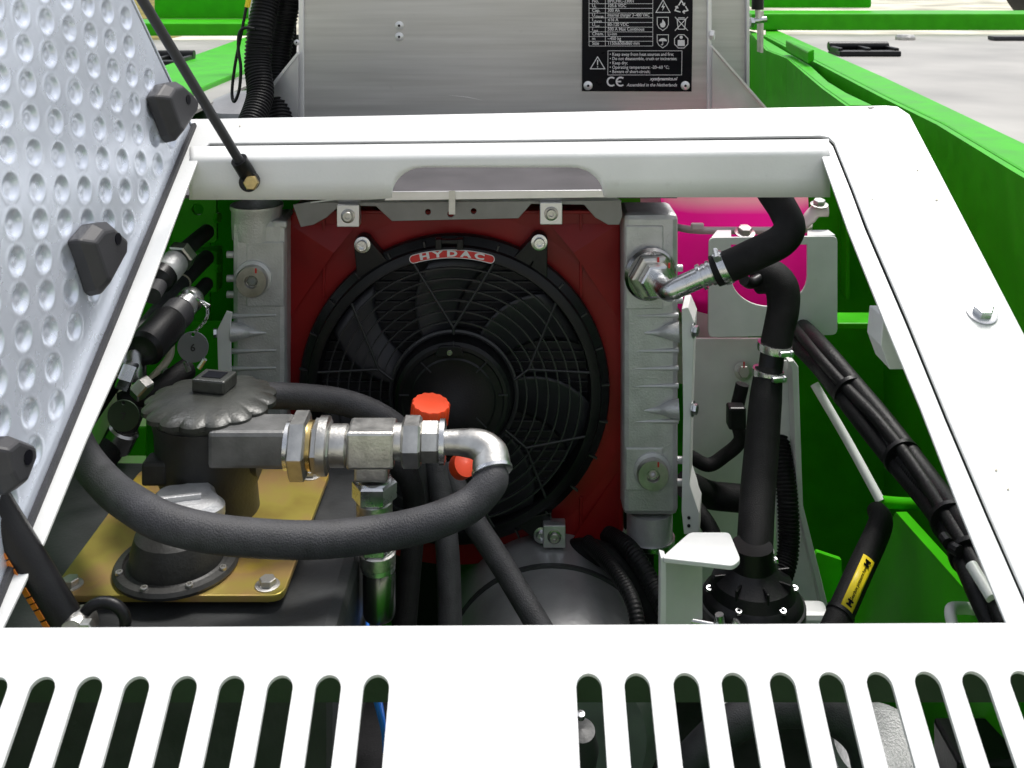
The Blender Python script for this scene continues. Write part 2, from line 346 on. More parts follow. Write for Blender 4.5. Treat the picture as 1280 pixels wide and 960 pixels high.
# long right rail: flat top at deck level
def top(pts, z): return [V(((x - 640) / F * (-z / ((y + 40) / F)), -z / ((y + 40) / F), CZ + z)) for x, y in pts]
ro = top([(957, 31), (1108, 97), (1280, 178), (1560, 312)], ZD); ri = top([(1560, 372), (1280, 214), (1179, 154), (1108, 120), (957, 43)], ZD)
q(ro + ri, 'green', 'side_rail', off=(0, 0, -0.09), bevel=0.004)
ri2 = list(reversed(ri))
for nm, pl in (('rail_skirt', ri2),):
    vs = [p + V((0, 0, -0.002)) for p in pl] + [p + V((-0.0, 0, -0.75)) for p in pl]; n = len(pl)
    put(nm, me_from(vs, [(i, i + 1, n + i + 1, n + i) for i in range(n - 1)], False), M['green'], ch, solid=0.01)
# curved inner rib beside the rail
rib_o = top([(938, 38), (960, 62), (986, 72), (1010, 92), (1032, 110), (1062, 131)], ZD - 0.006)
rib_i = top([(1090, 131), (1058, 116), (1035, 102), (1013, 82), (985, 66), (958, 50), (945, 40)], ZD - 0.006)
q(rib_o + rib_i, 'green', 'curved_rib', off=(0, 0, -0.012), bevel=0.002)
n = len(rib_o); vs = [p + V((0, 0, -0.002)) for p in rib_o] + [p + V((0, 0, -0.35)) for p in rib_o]
put('rib_web', me_from(vs, [(i, i + 1, n + i + 1, n + i) for i in range(n - 1)], False), M['green'], ch, solid=0.006)
q([U(982, 63, 2.95), U(992, 63, 2.95), U(1018, 76, 2.6), U(1010, 80, 2.6)], 'green', 'weld_tab', off=(0, 0.0, 0.03), bevel=0.004)
# left rail, rib and web
lo = top([(312, 44), (210, 80), (120, 112), (-60, 180)], ZD); li = top([(-60, 235), (150, 152), (255, 107), (316, 82), (322, 62)], ZD)
q(lo + li, 'green', 'side_rail', off=(0, 0, -0.05), bevel=0.004)
lr = top([(318, 63), (300, 80), (268, 95), (245, 108), (150, 150), (150, 185), (245, 138), (262, 121), (285, 106), (305, 92), (318, 84)], ZD - 0.03)
q(lr, 'green', 'curved_rib', off=(0, 0, -0.012), bevel=0.002)
lw = top([(150, 185), (245, 138), (262, 121), (285, 106), (305, 92), (325, 82)], ZD - 0.032); n = len(lw)
put('rib_web', me_from(lw + [p + V((0, 0, -0.35)) for p in lw], [(i, i + 1, n + i + 1, n + i) for i in range(n - 1)], False), M['green'], ch, solid=0.006)
# far cross beams
def beam(x0, x1, y0, y1, D, dep, name, m='green', bevel=0.006):
    a = U(x0, y1, D); b = U(x1, y0, D)
    return put(name, boxm((a.x + b.x) / 2, D + dep / 2, (a.z + b.z) / 2, b.x - a.x, dep, b.z - a.z), M[m], ch, bevel=bevel)
beam(940, 1500, 17, 38, 3.95, 0.30, 'cross_beam'); beam(940, 1090, -30, 10, 4.3, 0.06, 'rear_panel', bevel=0.01)
beam(60, 330, 29, 45, 3.66, 0.30, 'cross_beam'); beam(192, 330, -30, 24, 4.0, 0.06, 'rear_panel', bevel=0.01)
# pale decks each side
dk = thing('deck', 'pale bare metal deck plate right of the battery box with a black hinge', 'deck', (0.9, 2.4, CZ + ZD))
r0 = top([(957, 38), (1500, 38)], ZD - 0.012) + top([(1560, 290), (1280, 180), (1108, 99), (957, 33)], ZD - 0.012)
M['deck'] = mat('pale_deck_plate', (0.34, 0.33, 0.31), 0.5, 0.2, var=0.10, scale=3, bump=0.05, bscale=20, dirt=0.15)
put('plate', prism([V((0.72, 1.4, CZ + ZD - .012)), V((2.6, 1.0, CZ + ZD - .012)), V((2.6, 3.94, CZ + ZD - .012)), V((0.98, 3.94, CZ + ZD - .012))], (0, 0, -0.006)), M['deck'], dk)
p = U(1125, 37, 3.7); put('filler_cap', lathe([(0, 0), (.034, 0), (.034, .01), (.028, .018), (0, .02)], 24, V((p.x, 3.65, CZ + ZD - .012)), (0, 0, 1)), M['steeld'], dk)
p = U(1250, 41, 3.7); put('slot_seal', boxm(p.x + .05, 3.62, CZ + ZD - .004, .24, .05, .014), M['bumper'], dk, bevel=0.003)
dk2 = thing('deck', 'pale bare metal deck plate behind the raised dimpled lid', 'deck', (-0.9, 3, CZ + ZD))
put('plate', prism([V((-0.55, 1.4, CZ + ZD - .012)), V((-2.6, 1.0, CZ + ZD - .012)), V((-2.6, 3.64, CZ + ZD - .012)), V((-0.6, 3.64, CZ + ZD - .012))], (0, 0, -0.006)), M['deck'], dk2)
def hinge(px, py, D, wd, deck):
    c = V(((px - 640) * D / F, D, CZ + ZD - .012)); t = put('hinge', boxm(c.x, c.y, c.z + .003, wd, .10, .004), M['black'], deck)
    for k, (dx) in enumerate((-.5, 0, .5)):
        put('leaf_rib', boxm(c.x + dx * wd * .92, c.y, c.z + .012, wd * .07, .10, .024), M['black'], t, bevel=0.003)
    put('knuckle', tube([c + V((-wd / 2, .045, .022)), c + V((wd / 2, .045, .022))], 0.013, 14, 1), M['black'], t)
    put('leaf', boxm(c.x, c.y - .045, c.z + .008, wd, .04, .016), M['black'], t, bevel=0.004)
    return t
hinge(1079, 60, 3.02, .175, dk)
hinge(205, 70, 2.7, .13, dk2)

# dark wheel beyond the deck, top right
tw = thing('tyre', 'black tyre standing far behind the right deck', 'tyre', U(1275, 0, 6.0))
put('tread', lathe([(.22, -.1), (.3, -.1), (.34, -.07), (.35, 0), (.34, .07), (.3, .1), (.22, .1)], 40, U(1320, -40, 6.0), (0.3, -1, 0)), M['rubbery'], tw)
put('rim', lathe([(0, -.08), (.215, -.08), (.215, .08), (0, .04)], 30, U(1320, -40, 6.0), (0.3, -1, 0)), M['steeld'], tw)

# ================================================================ BATTERY BOX
BD = 1.75
bb = thing('battery_box', 'large brushed aluminium battery box behind the white bonnet bar', 'battery box', U(632, 300, BD))
faceplate('front_panel', [[(378, -60), (885, -60), (885, 480), (378, 480)]], BD, 0.004, M['alu'], bb, 0.0005)
faceplate('edge_strip', [[(373, -60), (379.5, -60), (379.5, 480), (374, 480)]], BD - .006, 0.02, M['rivet'], bb, 0.001)
faceplate('edge_strip', [[(884.5, -60), (889.5, -60), (889.5, 480), (884.5, 480)]], BD - .006, 0.02, M['rivet'], bb, 0.001)
a = U(889, -60, BD); b = U(934, 480, BD + .04)
faceplate('side_panel', [[(878, -60), (935, -60), (935, 480), (878, 480)]], BD + .04, 0.004, M['alu'], bb)
put('shell', boxm((U(376, 0, BD).x + U(925, 0, BD + .05).x) / 2, BD + .35, CZ - .25, U(925, 0, BD + .05).x - U(376, 0, BD).x, .58, .85), M['alu'], bb)
faceplate('edge_strip', [[(933, -60), (937, -60), (937, 300), (933, 300)]], BD + .03, 0.03, M['aluv'], bb, 0.001)
faceplate('gusset', [[(299, 160), (373, 68), (373, 160)]], BD - .02, 0.006, M['aluv'], bb, 0.0008)
faceplate('gusset', [[(890, 60), (978, 160), (890, 160)]], BD - .02, 0.006, M['aluv'], bb, 0.0008)
faceplate('gusset_edge', [[(297, 158), (371, 65.5), (373.5, 67.5), (300, 160)]], BD - .026, 0.012, M['rivet'], bb)
faceplate('gusset_edge', [[(889.5, 59), (891, 57), (980, 159), (978, 161)]], BD - .026, 0.012, M['rivet'], bb)
def rivet(px, py, D, r, parent):
    Mx = Matrix.Translation(U(px, py, D)) @ CAMFACE @ Matrix.Diagonal((r, r, r, 1))
    o = put('rivet', rivet_me.copy(), M['rivet'], parent, Mx)
    put('mandrel', hole_me.copy(), M['black'], o, Mx @ Matrix.Translation((0, 0, .22)) ); return o
rivet(499, 32, BD, .0076, bb); rivet(499, 46, BD, .0076, bb)
rivet(371, 53, BD - .006, .005, bb)
bolt(bb, U(888, 44, BD - .006), (1, -.4, 0), .009, 'hex', 'rivet', False)
faceplate('scratch', [[(561, 119), (585, 121), (603, 125.5), (585, 122)]], BD - .0006, .0005, M['rivet'], bb)
# data plate
PD = BD - .003
dp = faceplate('data_plate', [[(728, -70), (867, -70), (864.5, 114.5), (727.5, 114)]], PD, 0.003, M['plate'], bb)
rivet(735, 107, PD, .0078, dp); rivet(856.5, 107, PD, .0078, dp)
s1 = PD / F
def pt(s, px, py, h, al='LEFT', shear=0, bold=0.0, wide=1.0):
    me = textm(s, h * s1, al, shear, 0, wide, bold); me.transform(Matrix.Translation(U(px, py, PD - .0006)) @ CAMFACE); return me
def strokes(lines, wd, D=PD - .0006, closed=()):
    vs, fs = [], []
    for li_, ln in enumerate(lines):
        for i in range(len(ln) - 1):
            a = V(ln[i]); b = V(ln[i + 1]); t = (b - a)
            if t.length == 0: continue
            t.normalize(); nn = V((-t.y, t.x)) * wd / 2; e = t * wd * .45
            k = len(vs)
            vs += [U(*(a - e + nn), D), U(*(a - e - nn), D), U(*(b + e - nn), D), U(*(b + e + nn), D)]; fs.append((k, k + 1, k + 2, k + 3)); D -= 4e-6      # crossing strokes lie a hair apart
    return me_from(vs, fs, False, fix=False)
def flat(lines, D=PD - .0006):
    vs, fs = [], []
    for ln in lines:
        k = len(vs); vs += [U(x, y, D) for x, y in ln]; fs.append(tuple(range(k, k + len(ln))))
    return me_from(vs, fs, False, fix=False)
rows = [('No.', 'BPICHIC-23001'), ('U', '105.6 VDC', 'L'), ('Cap.', '300 Ah'), ('U', 'Internal charger 3~400 VAC', 'charge'), ('I', '≤16 A', 'charge'),
        ('U', '80-120 VDC', 'out'), ('I', '500 A Max Continous', 'out'), ('Chem.', 'Li-ion'), ('m', '~450 kg'), ('Size', '1150x650x860 mm')]
ms = []
for i, r_ in enumerate(rows):
    y = 1.4 + i * 5.86
    ms.append(pt(r_[0], 740, y, 5.6, bold=.012)); ms.append(pt(r_[1], 759.5, y, 5.7, wide=.80 if len(r_[1]) > 20 else .9, bold=.012))
    if len(r_) > 2: ms.append(pt(r_[2], 744 if r_[0] == 'U' else 742, y + 1.6, 3.9, bold=.012))
put('lettering', join(ms), M['print'], dp)
ln = [[(736.3, -8), (736.3, 57.5), (816, 57.5), (816, -8)], [(756.7, -8), (756.7, 57.5)]]
for i in range(10): ln.append([(736.3, 4.6 + i * 5.87 - 5.87 * 0), (816, 4.6 + i * 5.87)])
put('table_lines', strokes(ln[:-1], .55), M['print'], dp)
ms = [pt('• ' + s_, 762, 68 + i * 5.4, 5.6, wide=.88, bold=.012) for i, s_ in enumerate(['Keep away from heat sources and fire;', 'Do not disassemble, crush or incinerate;', 'Keep dry;', 'Operating temperature: -20~60 °C;', 'Beware of short-circuit;'])]
put('lettering', join(ms + [strokes([[(760, 63.5), (852.5, 63.5), (852, 93.7), (759.7, 93.7), (760, 63.5)]], .6)]), M['print'], dp)
put('lettering', join([pt('xyzdynamics.nl', 846, 98.6, 5.6, 'RIGHT', .3, .03), pt('Assembled in the Netherlands', 846, 106.3, 5.5, 'RIGHT', .3, .012, .93)]), M['print'], dp)
put('ce_mark', join([strokes([arc(764.5, 102, 5.2, 60, 300, 12)], 2), strokes([arc(775.8, 102, 5.2, 60, 300, 12), [(771.5, 102), (775.5, 102)]], 2)]), M['print'], dp)
put('warning_sign', join([strokes([[(747, 71), (756, 86), (738, 86), (747, 71)]], 1.1), flat([[(746.2, 75), (747.8, 75), (747.5, 81.5), (746.5, 81.5)], circ(747, 83.6, .8, 8)])]), M['print'], dp)
put('voltage_sign', join([strokes([[(828.8, 0), (837.6, 15.5), (820, 15.5), (828.8, 0)]], 1), flat([[(829.6, 3.5), (826.6, 9.3), (828.8, 9), (827.8, 14), (831.3, 7.6), (829.2, 7.9)]])]), M['print'], dp)
def shield(cx, y0): return [(cx - 7, y0), (cx + 7, y0), (cx + 7, y0 + 9), (cx + 5, y0 + 13), (cx, y0 + 16.5), (cx - 5, y0 + 13), (cx - 7, y0 + 9), (cx - 7, y0)]
put('flame_sign', join([strokes([shield(828.5, 21.6)], .8), flat([[(828.3, 24), (831, 27.5), (832, 30.5), (830.8, 33.5), (828.5, 34.6), (826, 33.5), (825, 30.5), (826.3, 28.2), (827.2, 29.5)]])]), M['print'], dp)
put('umbrella_sign', join([strokes([shield(828.5, 43.4)], .8), flat([arc(828.5, 51.5, 5.2, 180, 360, 10, 3.8)]), strokes([[(828.5, 51), (828.5, 55.5), (827.5, 56.3), (826.6, 55.4)]], .8)]), M['print'], dp)
put('bin_sign', strokes([[(844, 21.5), (859.5, 38)], [(859.5, 21.5), (844, 38)], [(846.3, 24), (847.8, 36.5), (855.7, 36.5), (857.2, 24), (846.3, 24)], [(848, 22.3), (855.5, 22.3)]], .95), M['print'], dp)
put('recycle_sign', strokes([[(848.6, 6.2), (851.7, .6), (855, 6.2)], [(857.2, 8.3), (859.8, 13), (853.8, 14.8)], [(850, 14.9), (843.8, 13.2), (846.4, 8.2)], [(853.6, 5.4), (855.2, 6.6), (855.8, 4.2)], [(855.5, 13.2), (853.6, 14.8), (855.4, 16.4)], [(844.6, 8.6), (846.6, 7.9), (847.3, 10)]], 1.5), M['print'], dp)
octo = [(851.5 + 9 * math.cos(rad(22.5 + 45 * i)), 51.7 + 9 * math.sin(rad(22.5 + 45 * i))) for i in range(9)]
put('reader_sign', join([strokes([octo], .9), flat([circ(851.5, 46.6, 2, 12), [(847.2, 50), (855.8, 50), (856, 57.5), (847, 57.5)]])]), M['print'], dp)

# ================================================================ WHITE BONNET FRAME
bf = thing('bonnet_frame', 'white painted sheet steel bonnet frame around the engine bay opening', 'bonnet frame', HW(640, 780))
hole = [(262, 179), (640, 175), (1026, 169.5), (1036, 171.5), (1043, 178), (1066, 235), (1084, 282), (1135, 400), (1185, 522), (1235, 639), (1280, 742), (1300, 788), (1300, 812), (-10, 812), (56, 675), (108, 548), (163, 426), (225, 258), (252, 188)]
outer = [(60, 152), (640, 141), (1108, 131.5), (1122, 133), (1137, 143), (1207, 277), (1280, 417), (1390, 640), (1480, 836), (-300, 836), (-300, 800), (-100, 500)]
hoodplate('frame_sheet', [outer, hole], 0.0, 0.004, M['white'], bf, 0.001)
# inner right flange
flg = [(1022, 178), (1036, 174), (1042, 181), (1064.5, 237), (1082, 284), (1133, 402), (1183, 524), (1233, 641), (1280, 748), (1300, 800), (1268, 800), (1202, 639), (1150, 505), (1106, 400), (1060, 285)]
hoodplate('inner_flange', [flg], -0.0025, 0.003, M['white'], bf, 0.001)
# rear flange bending down into the lip with its arched notch
def bot(x):
    if x < 470: return 249
    if x < 490: return 249 - (x - 470) * .12
    if x <= 530: return 246.5 - 38 * math.sqrt(max(0, 1 - ((530 - x) / 40) ** 2))
    if x <= 712: return 208.5
    if x <= 754: return 245 - 37 * math.sqrt(max(0, 1 - ((x - 712) / 42) ** 2))
    return 246.5 if x < 775 else 246
xs = [238, 244, 260, 300, 400, 460, 480, 490] + [490.3, 491, 492.5, 495, 498, 502, 507, 513, 520, 530] + list(range(550, 712, 20)) + [712, 722, 730, 736, 741, 745, 748.5, 751, 752.6, 753.6, 754] + [760, 775, 830, 900, 960, 1010, 1024, 1036]
vs, fs = [], []; NR = 10
for x in xs:
    ya = 184.0 - (x - 250) * .0115
    P0 = HP(x, ya); P1 = HP(x, ya + 13)
    A = HM @ V((P0[0], P0[1], -.0015)); B = HM @ V((P1[0], P1[1], -.0015)); X = B.x
    row = [A, B]
    rr = 0.0055; t = math.atan2(K, 1)  # bend from the slope to the vertical
    cc = B - hnor * rr
    for i in range(1, 7):
        a_ = (math.pi / 2 - 0 + 0) * 0
        phi = (i / 6) * (math.pi / 2 + t - math.pi / 2 + math.pi / 2 - t)   # 0..90deg minus slope handled below
        start = math.atan2(hnor.z, hnor.y); ang = start + (math.pi - start) * i / 6
        row.append(V((X, cc.y + rr * math.cos(ang), cc.z + rr * math.sin(ang))))
    L = row[-1]; zb_ = U(x, bot(x), L.y).z; row.append(V((X, L.y, (L.z + zb_) / 2))); row.append(V((X, L.y, min(zb_, L.z - .001))))
    # keep the lip's ends on the photographed column
    vs += row
m_ = len(row)
for i in range(len(xs) - 1):
    for k in range(m_ - 1): fs.append((i * m_ + k, (i + 1) * m_ + k, (i + 1) * m_ + k + 1, i * m_ + k + 1))
me = me_from(vs, fs, ang=60, fix=False)
lip = put('rear_lip', me, M['white'], bf, solid=0.003)
LIPD = vs[m_ * 5 + m_ - 1].y
hoodplate('gap_shade_strip', [[(225, 174), (1030, 165), (1048, 172), (1072, 237), (1090, 284), (1140, 402), (1190, 524), (1240, 641), (1290, 748), (1305, 800), (1290, 800), (1222, 641), (1172, 524), (1122, 402), (1056, 246), (1030, 190), (228, 200)]], -.0075, .002, M['bumper'], bf)  # dark strip added under the open groove so it reads as shade
# hex bolt and specks on the right rail
for px, py, sz in ((1245, 588, 2.2), (1147, 213, 1.6), (1171, 250, 2.2), (1260, 612, 1.5), (1090, 249, 1.2), (1232, 401, 3), (700, 800, 1.5), (300, 158, 1.2), (930, 152, 1.2)):
    hoodplate('dirt_speck', [[(px + sz * (.6 + .5 * random.random()) * math.cos(k * 1.05), py + sz * .6 * (.6 + .5 * random.random()) * math.sin(k * 1.05)) for k in range(6)]], .0009, .0008, M['cream'], bf, 0)
bolt(bf, HW(1227, 391, .0005), hnor, .0098, 'hex', 'steel', True)
hoodplate('bolt_hole', [circ(0, 0, 1)[:0] or [(1084, 134.2), (1091, 133.2), (1093, 134.8), (1087, 136.6)]], .0006, .0005, M['black'], bf, 0)
# tab hanging under the right rail
put('hanging_tab', prism([U(1104, 398, 1.02), U(1101, 432, 1.02), U(1112, 462, 1.02), U(1135, 462, 1.02), U(1122, 398, 1.02)], (0.0, .04, 0)), M['white'], bf, bevel=.001)
# cross member under the grille
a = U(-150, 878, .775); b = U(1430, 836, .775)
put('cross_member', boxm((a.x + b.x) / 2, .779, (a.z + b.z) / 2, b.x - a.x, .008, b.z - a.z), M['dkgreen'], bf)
a = U(905, 900, .86)
# slotted front panel
gp = thing('slotted_grille_panel', 'white front bonnet panel with two rows of long rounded ventilation slots', 'grille panel', HW(640, 900, .01))
w2 = .0089
sl_x = [-64, -5, 54.5, 113.5, 172, 231.5, 291, 351, 411, 471, 736, 796, 857, 917, 977, 1038, 1098, 1158, 1217, 1277, 1337]
cs = [HP(px, 866 - (px - 600) * .006) for px in sl_x]
L0, L1_ = HP(-200, 791.5), HP(1480, 783)
def back(x): return L0[1] + (L1_[1] - L0[1]) * (x - L0[0]) / (L1_[0] - L0[0])
LEN = .16; FR = cs[0][1] - .26; cols = []      # (x, arc height above the slot centre line or None)
vs, fs = [], []
def quad(p_): k = len(vs); vs.extend([(a_, b_, 0) for a_, b_ in p_]); fs.append(tuple(range(k, k + len(p_))))
edges = [L0[0]]
for (x, s_) in cs: edges += [x - w2, x + w2]
edges.append(L1_[0])
for i in range(0, len(edges), 2):        # solid bars between slots
    x0, x1 = edges[i], edges[i + 1]; ss_ = cs[min(i // 2, len(cs) - 1)][1]
    quad([(x0, FR), (x1, FR), (x1, back(x1)), (x0, back(x0))])
for (x, s_) in cs:
    NA = 12; an = [rad(180 - 180 * i / NA) for i in range(NA + 1)]
    for i in range(NA):
        x0, x1 = x + w2 * math.cos(an[i]), x + w2 * math.cos(an[i + 1])
        quad([(x0, s_ + w2 * math.sin(an[i])), (x1, s_ + w2 * math.sin(an[i + 1])), (x1, back(x1)), (x0, back(x0))])
        quad([(x0, FR), (x1, FR), (x1, s_ - LEN - w2 * math.sin(an[i + 1])), (x0, s_ - LEN - w2 * math.sin(an[i]))])
me = bpy.data.meshes.new('s'); me.from_pydata(vs, [], fs)
bm = bmesh.new(); bm.from_mesh(me); bmesh.ops.remove_doubles(bm, verts=bm.verts, dist=1e-5); bmesh.ops.recalc_face_normals(bm, faces=bm.faces)
if bm.faces[:][0].normal.z < 0: bmesh.ops.reverse_faces(bm, faces=bm.faces)
bm.to_mesh(me); bm.free()
me.transform(HM @ Matrix.Translation((0, 0, .0065)))
put('slotted_sheet', me, M['white'], gp, solid=.004)
# folded rear edge of the panel
A = HW(-200, 791.5, .004); B = HW(1480, 783, .004)
A = A + V((0, 0, -.001)); B = B + V((0, 0, -.001))
put('folded_edge', prism([A + V((0, -.003, -.004)), B + V((0, -.003, -.004)), B + V((0, -.003, -.022)), A + V((0, -.003, -.022))], (0, -.003, 0)), M['white'], gp, bevel=.001)

# ================================================================ RAISED DIMPLED LID
H0 = HW(239, 160, .004); H1 = HW(34, 655, .004)
ah = (H0 - H1).normalized()
tgt = None
# plane through the hinge line leaning slightly outward; find the lean that puts its rear edge on the photo's line
def lean(al):
    wv = V((-1, 0, 0)) * math.cos(al) + hnor * math.sin(al); wv = (wv - ah * wv.dot(ah)).normalized(); return wv
best = min((abs(((H0 + lean(rad(a_ / 4)) * .2).x * F / (H0 + lean(rad(a_ / 4)) * .2).y + 640) - (239 + (CZ - (H0 + lean(rad(a_ / 4)) * .2).z) * 0 +
      (-(70 / 150)) * (160 - ((CZ - (H0 + lean(rad(a_ / 4)) * .2).z) * F / (H0 + lean(rad(a_ / 4)) * .2).y - 40)))), a_ / 4) for a_ in range(200, 440))
al = rad(best[1]); lw_ = lean(al); ln_ = ah.cross(lw_).normalized()
if ln_.x < 0: ln_ = -ln_
print('lid lean', best)
camp = V((0, 0, CZ))
def LP(px, py):
    dr = (U(px, py, 1) - camp); t = (H0 - camp).dot(ln_) / dr.dot(ln_); P = camp + dr * t - H0
    return (P.dot(ah), P.dot(lw_))
lid = thing('lid', 'raised hinged lid with a dimpled tread aluminium underside at the left', 'lid', H0)
import numpy as np
ref = LP(26.7, 17.8); A2 = (np.array(LP(182.6, 65.3)) - np.array(ref)) / 6; B2 = (np.array(LP(46, 235)) - np.array(ref)) / 5
print('lattice', A2, B2)
ss = np.arange(-.80, .0001, .0022); ts = np.arange(0.0, .62, .0022)
SS, TT = np.meshgrid(ss, ts, indexing='ij')
Mi = np.linalg.inv(np.array([A2, B2]).T)
dS = SS - ref[0]; dT = TT - ref[1]
ij0 = Mi[0, 0] * dS + Mi[0, 1] * dT; ij1 = Mi[1, 0] * dS + Mi[1, 1] * dT
Hh = np.zeros_like(SS); Rr = .375 * min(np.hypot(*A2), np.hypot(*B2))
for di in (-1, 0, 1):
    for dj in (-1, 0, 1):
        i_ = np.round(ij0) + di; j_ = np.round(ij1) + dj
        cs = ref[0] + i_ * A2[0] + j_ * B2[0]; ct = ref[1] + i_ * A2[1] + j_ * B2[1]
        rd = np.hypot(SS - cs, TT - ct) / Rr
        ok = (cs < -.024) & (ct > .020)
        prof = np.where(rd < 1, -.0033 * (1 - np.clip(rd, 0, 1) ** 3.2) + .0010 * np.exp(-(rd / .22) ** 2), 0) + .0006 * np.exp(-((rd - 1.08) / .12) ** 2)
        Hh += np.where(ok & (rd < 1.5), prof, 0)
ns, nt_ = SS.shape
P = np.array(H0)[None, None, :] + SS[..., None] * np.array(ah) + TT[..., None] * np.array(lw_) + Hh[..., None] * np.array(ln_)
idx = np.arange(ns * nt_).reshape(ns, nt_)
Q = np.stack([idx[:-1, :-1], idx[1:, :-1], idx[1:, 1:], idx[:-1, 1:]], -1).reshape(-1, 4)
me = bpy.data.meshes.new('lid'); me.from_pydata(P.reshape(-1, 3).tolist(), [], Q.tolist())
me.polygons.foreach_set('use_smooth', [True] * len(me.polygons)); me.update()
if me.polygons[0].normal.dot(ln_) < 0: me.flip_normals()
LT = Matrix((ah.to_4d(), lw_.to_4d(), ln_.to_4d(), H0.to_4d())).transposed()
for r_ in range(3):
    LT[r_][3] = H0[r_]
LT[3][0] = LT[3][1] = LT[3][2] = 0; LT[3][3] = 1
put('tread_panel', me, M['lid'], lid)
put('outer_skin', boxm(-.40, .31, -.008, .806, .626, .004, LT), M['white'], lid)
put('rim', boxm(.002, .31, -.0045, .003, .626, .011, LT), M['lid'], lid, bevel=.001)
put('lid_gap_shade', boxm(-.40, -.002, .003, .806, .005, .0045, LT), M['rubber'], lid)  # dark strip added to make the gap at the lid edge look shaded
put('rim', boxm(-.40, -.002, -.0045, .806, .003, .011, LT), M['lid'], lid, bevel=.001)
def bumper(pts, hole_at, label=None):
    L = [V((*LP(*p_), 0)) for p_ in pts]; c = sum(L, V((0, 0, 0))) / len(L); n = len(L); vs = []
    for z, sc, sh in ((0, 1, 0), (.012, .97, 0), (.022, .70, .25)):
        for p_ in L:
            q_ = c + (p_ - c) * sc; vs.append(LT @ V((q_.x, q_.y, z)))
    fs = [tuple(range(n)), tuple(range(2 * n, 3 * n))]
    for k in (0, 1):
        for i in range(n): fs.append((k * n + i, k * n + (i + 1) % n, (k + 1) * n + (i + 1) % n, (k + 1) * n + i))
    o = put('bumper_block', me_from(vs, fs, smooth=False), M['bumper'], lid, bevel=.0025)
    h_ = LP(*hole_at); Mh = LT @ Matrix.Translation((h_[0], h_[1], .0221))
    put('bolt_recess', lathe([(0, 0), (.0055, 0), (.0055, .0006), (0, .0006)], 20), M['plate'], o, Mh)
bumper([(181, 122), (192, 106), (207, 103), (224, 118), (233, 130), (231, 143), (206, 180), (199, 171)], (212, 128))
bumper([(82, 302), (100, 281), (118, 278), (142, 300), (141, 318), (111, 372), (104, 366), (93, 332)], (120, 302))
bumper([(-30, 560), (-10, 545), (20, 556), (22, 572), (6, 612), (-12, 622), (-24, 600)], (2, 575))

# ================================================================ LID STAY ROD
A = U(316, 226, LIPD - .006); B0 = U(306, 212, LIPD - .012); top_ = U(178, 0, 1.02); dirn = (top_ - B0)
st = thing('stay_rod', 'thin black stay rod holding the dimpled lid open', 'stay rod', A)
put('rod', tube([B0, B0 + dirn * 1.35], .0052, 16, 1), M['bumper'], st)
put('end_fitting', tube([B0 - dirn.normalized() * .012, B0 + dirn.normalized() * .016], .0092, 16, 1), M['black'], st)
put('washer', lathe([(0, 0), (.0165, 0), (.0165, .001), (.013, .003), (0, .004)], 28, U(321, 220, LIPD), (0, -1, 0)), M['steeld'], st)
put('eyelet', lathe([(0, 0), (.011, 0), (.011, .008), (0, .008)], 24, U(313, 226, LIPD - .006), (0, -1, 0)), M['black'], st)
put('bolt', hexm(.0085, .007).copy(), M['brass'], st, AX(U(315, 228, LIPD - .014), (0, -1, .1)))

# ================================================================ OIL COOLER (radiator with fan)
RD = 1.30
rc = thing('oil_cooler', 'oil cooler with red shroud, black fan and cast grey side tanks', 'oil cooler', U(566, 690, RD + .03))
def R(px, py, d=0): return U(px, py, RD - d)   # d = towards the camera
def rplate(name, loops, d, th, m, parent, bev=0.0, **k):
    me = plate2d([[((x - 640) * (RD - d) / F, -(y + 40) * (RD - d) / F) for x, y in lp] for lp in loops], th, bev)
    me.transform(Matrix.Translation((0, RD - d + th / 2, CZ)) @ CAMFACE); return put(name, me, M[m], parent, **k)
FX, FY = 567, 494
FC = R(FX, FY, .03); FC.y = RD; FS = .977
def fl(prof): return [(a_ * FS, b_) for a_, b_ in prof]
# shroud plate with rounded corners and round opening
sh = rplate('shroud', [rounded([(362, 262), (775, 259), (780, 678), (360, 682)], 16), circ(FX + 1.7, FY - 12.3, 184, 72)], .0, .012, 'red', rc, .003)
# shroud: raised cone ring around the opening and pressed ribs
put('shroud_collar', lathe([(.184, -.012), (.188, .0), (.202, .002), (.225, -.001)], 72, FC, (0, -1, 0), cap=False), M['red'], sh)
for x0, y0, x1, y1 in ((405, 262, 405, 372), (726, 262, 726, 372), (405, 620, 405, 678), (726, 620, 726, 678)):
    put('pressed_rib', prism([R(x0 - 1.8, y0, 0), R(x0 + 1.8, y0, 0), R(x1 + 1.8, y1, 0), R(x1 - 1.8, y1, 0)], (0, -.003, 0)), M['red'], sh, bevel=.001)
for sx in (-1, 1):   # slanting facets at the corners
    for sy in (-1, 1):
        cx, cy = FX + sx * 206, FY + sy * 214
        put('corner_facet', me_from([R(cx, cy, .0005), R(FX + sx * 120, cy, .0005), R(FX + sx * 150, FY + sy * 178, .010), R(FX + sx * 206, FY + sy * 95, .0005)], [(0, 1, 2), (0, 2, 3)], False), M['red'], sh)
put('shroud_side', boxm(R(570, 0).x, RD + .035, CZ - (470 + 40) * .001, .412, .05, .415), M['red'], sh)
put('top_flange', boxm(R(570, 0).x, RD - .004, R(0, 262).z, .39, .02, .004), M['red'], sh, bevel=.001)
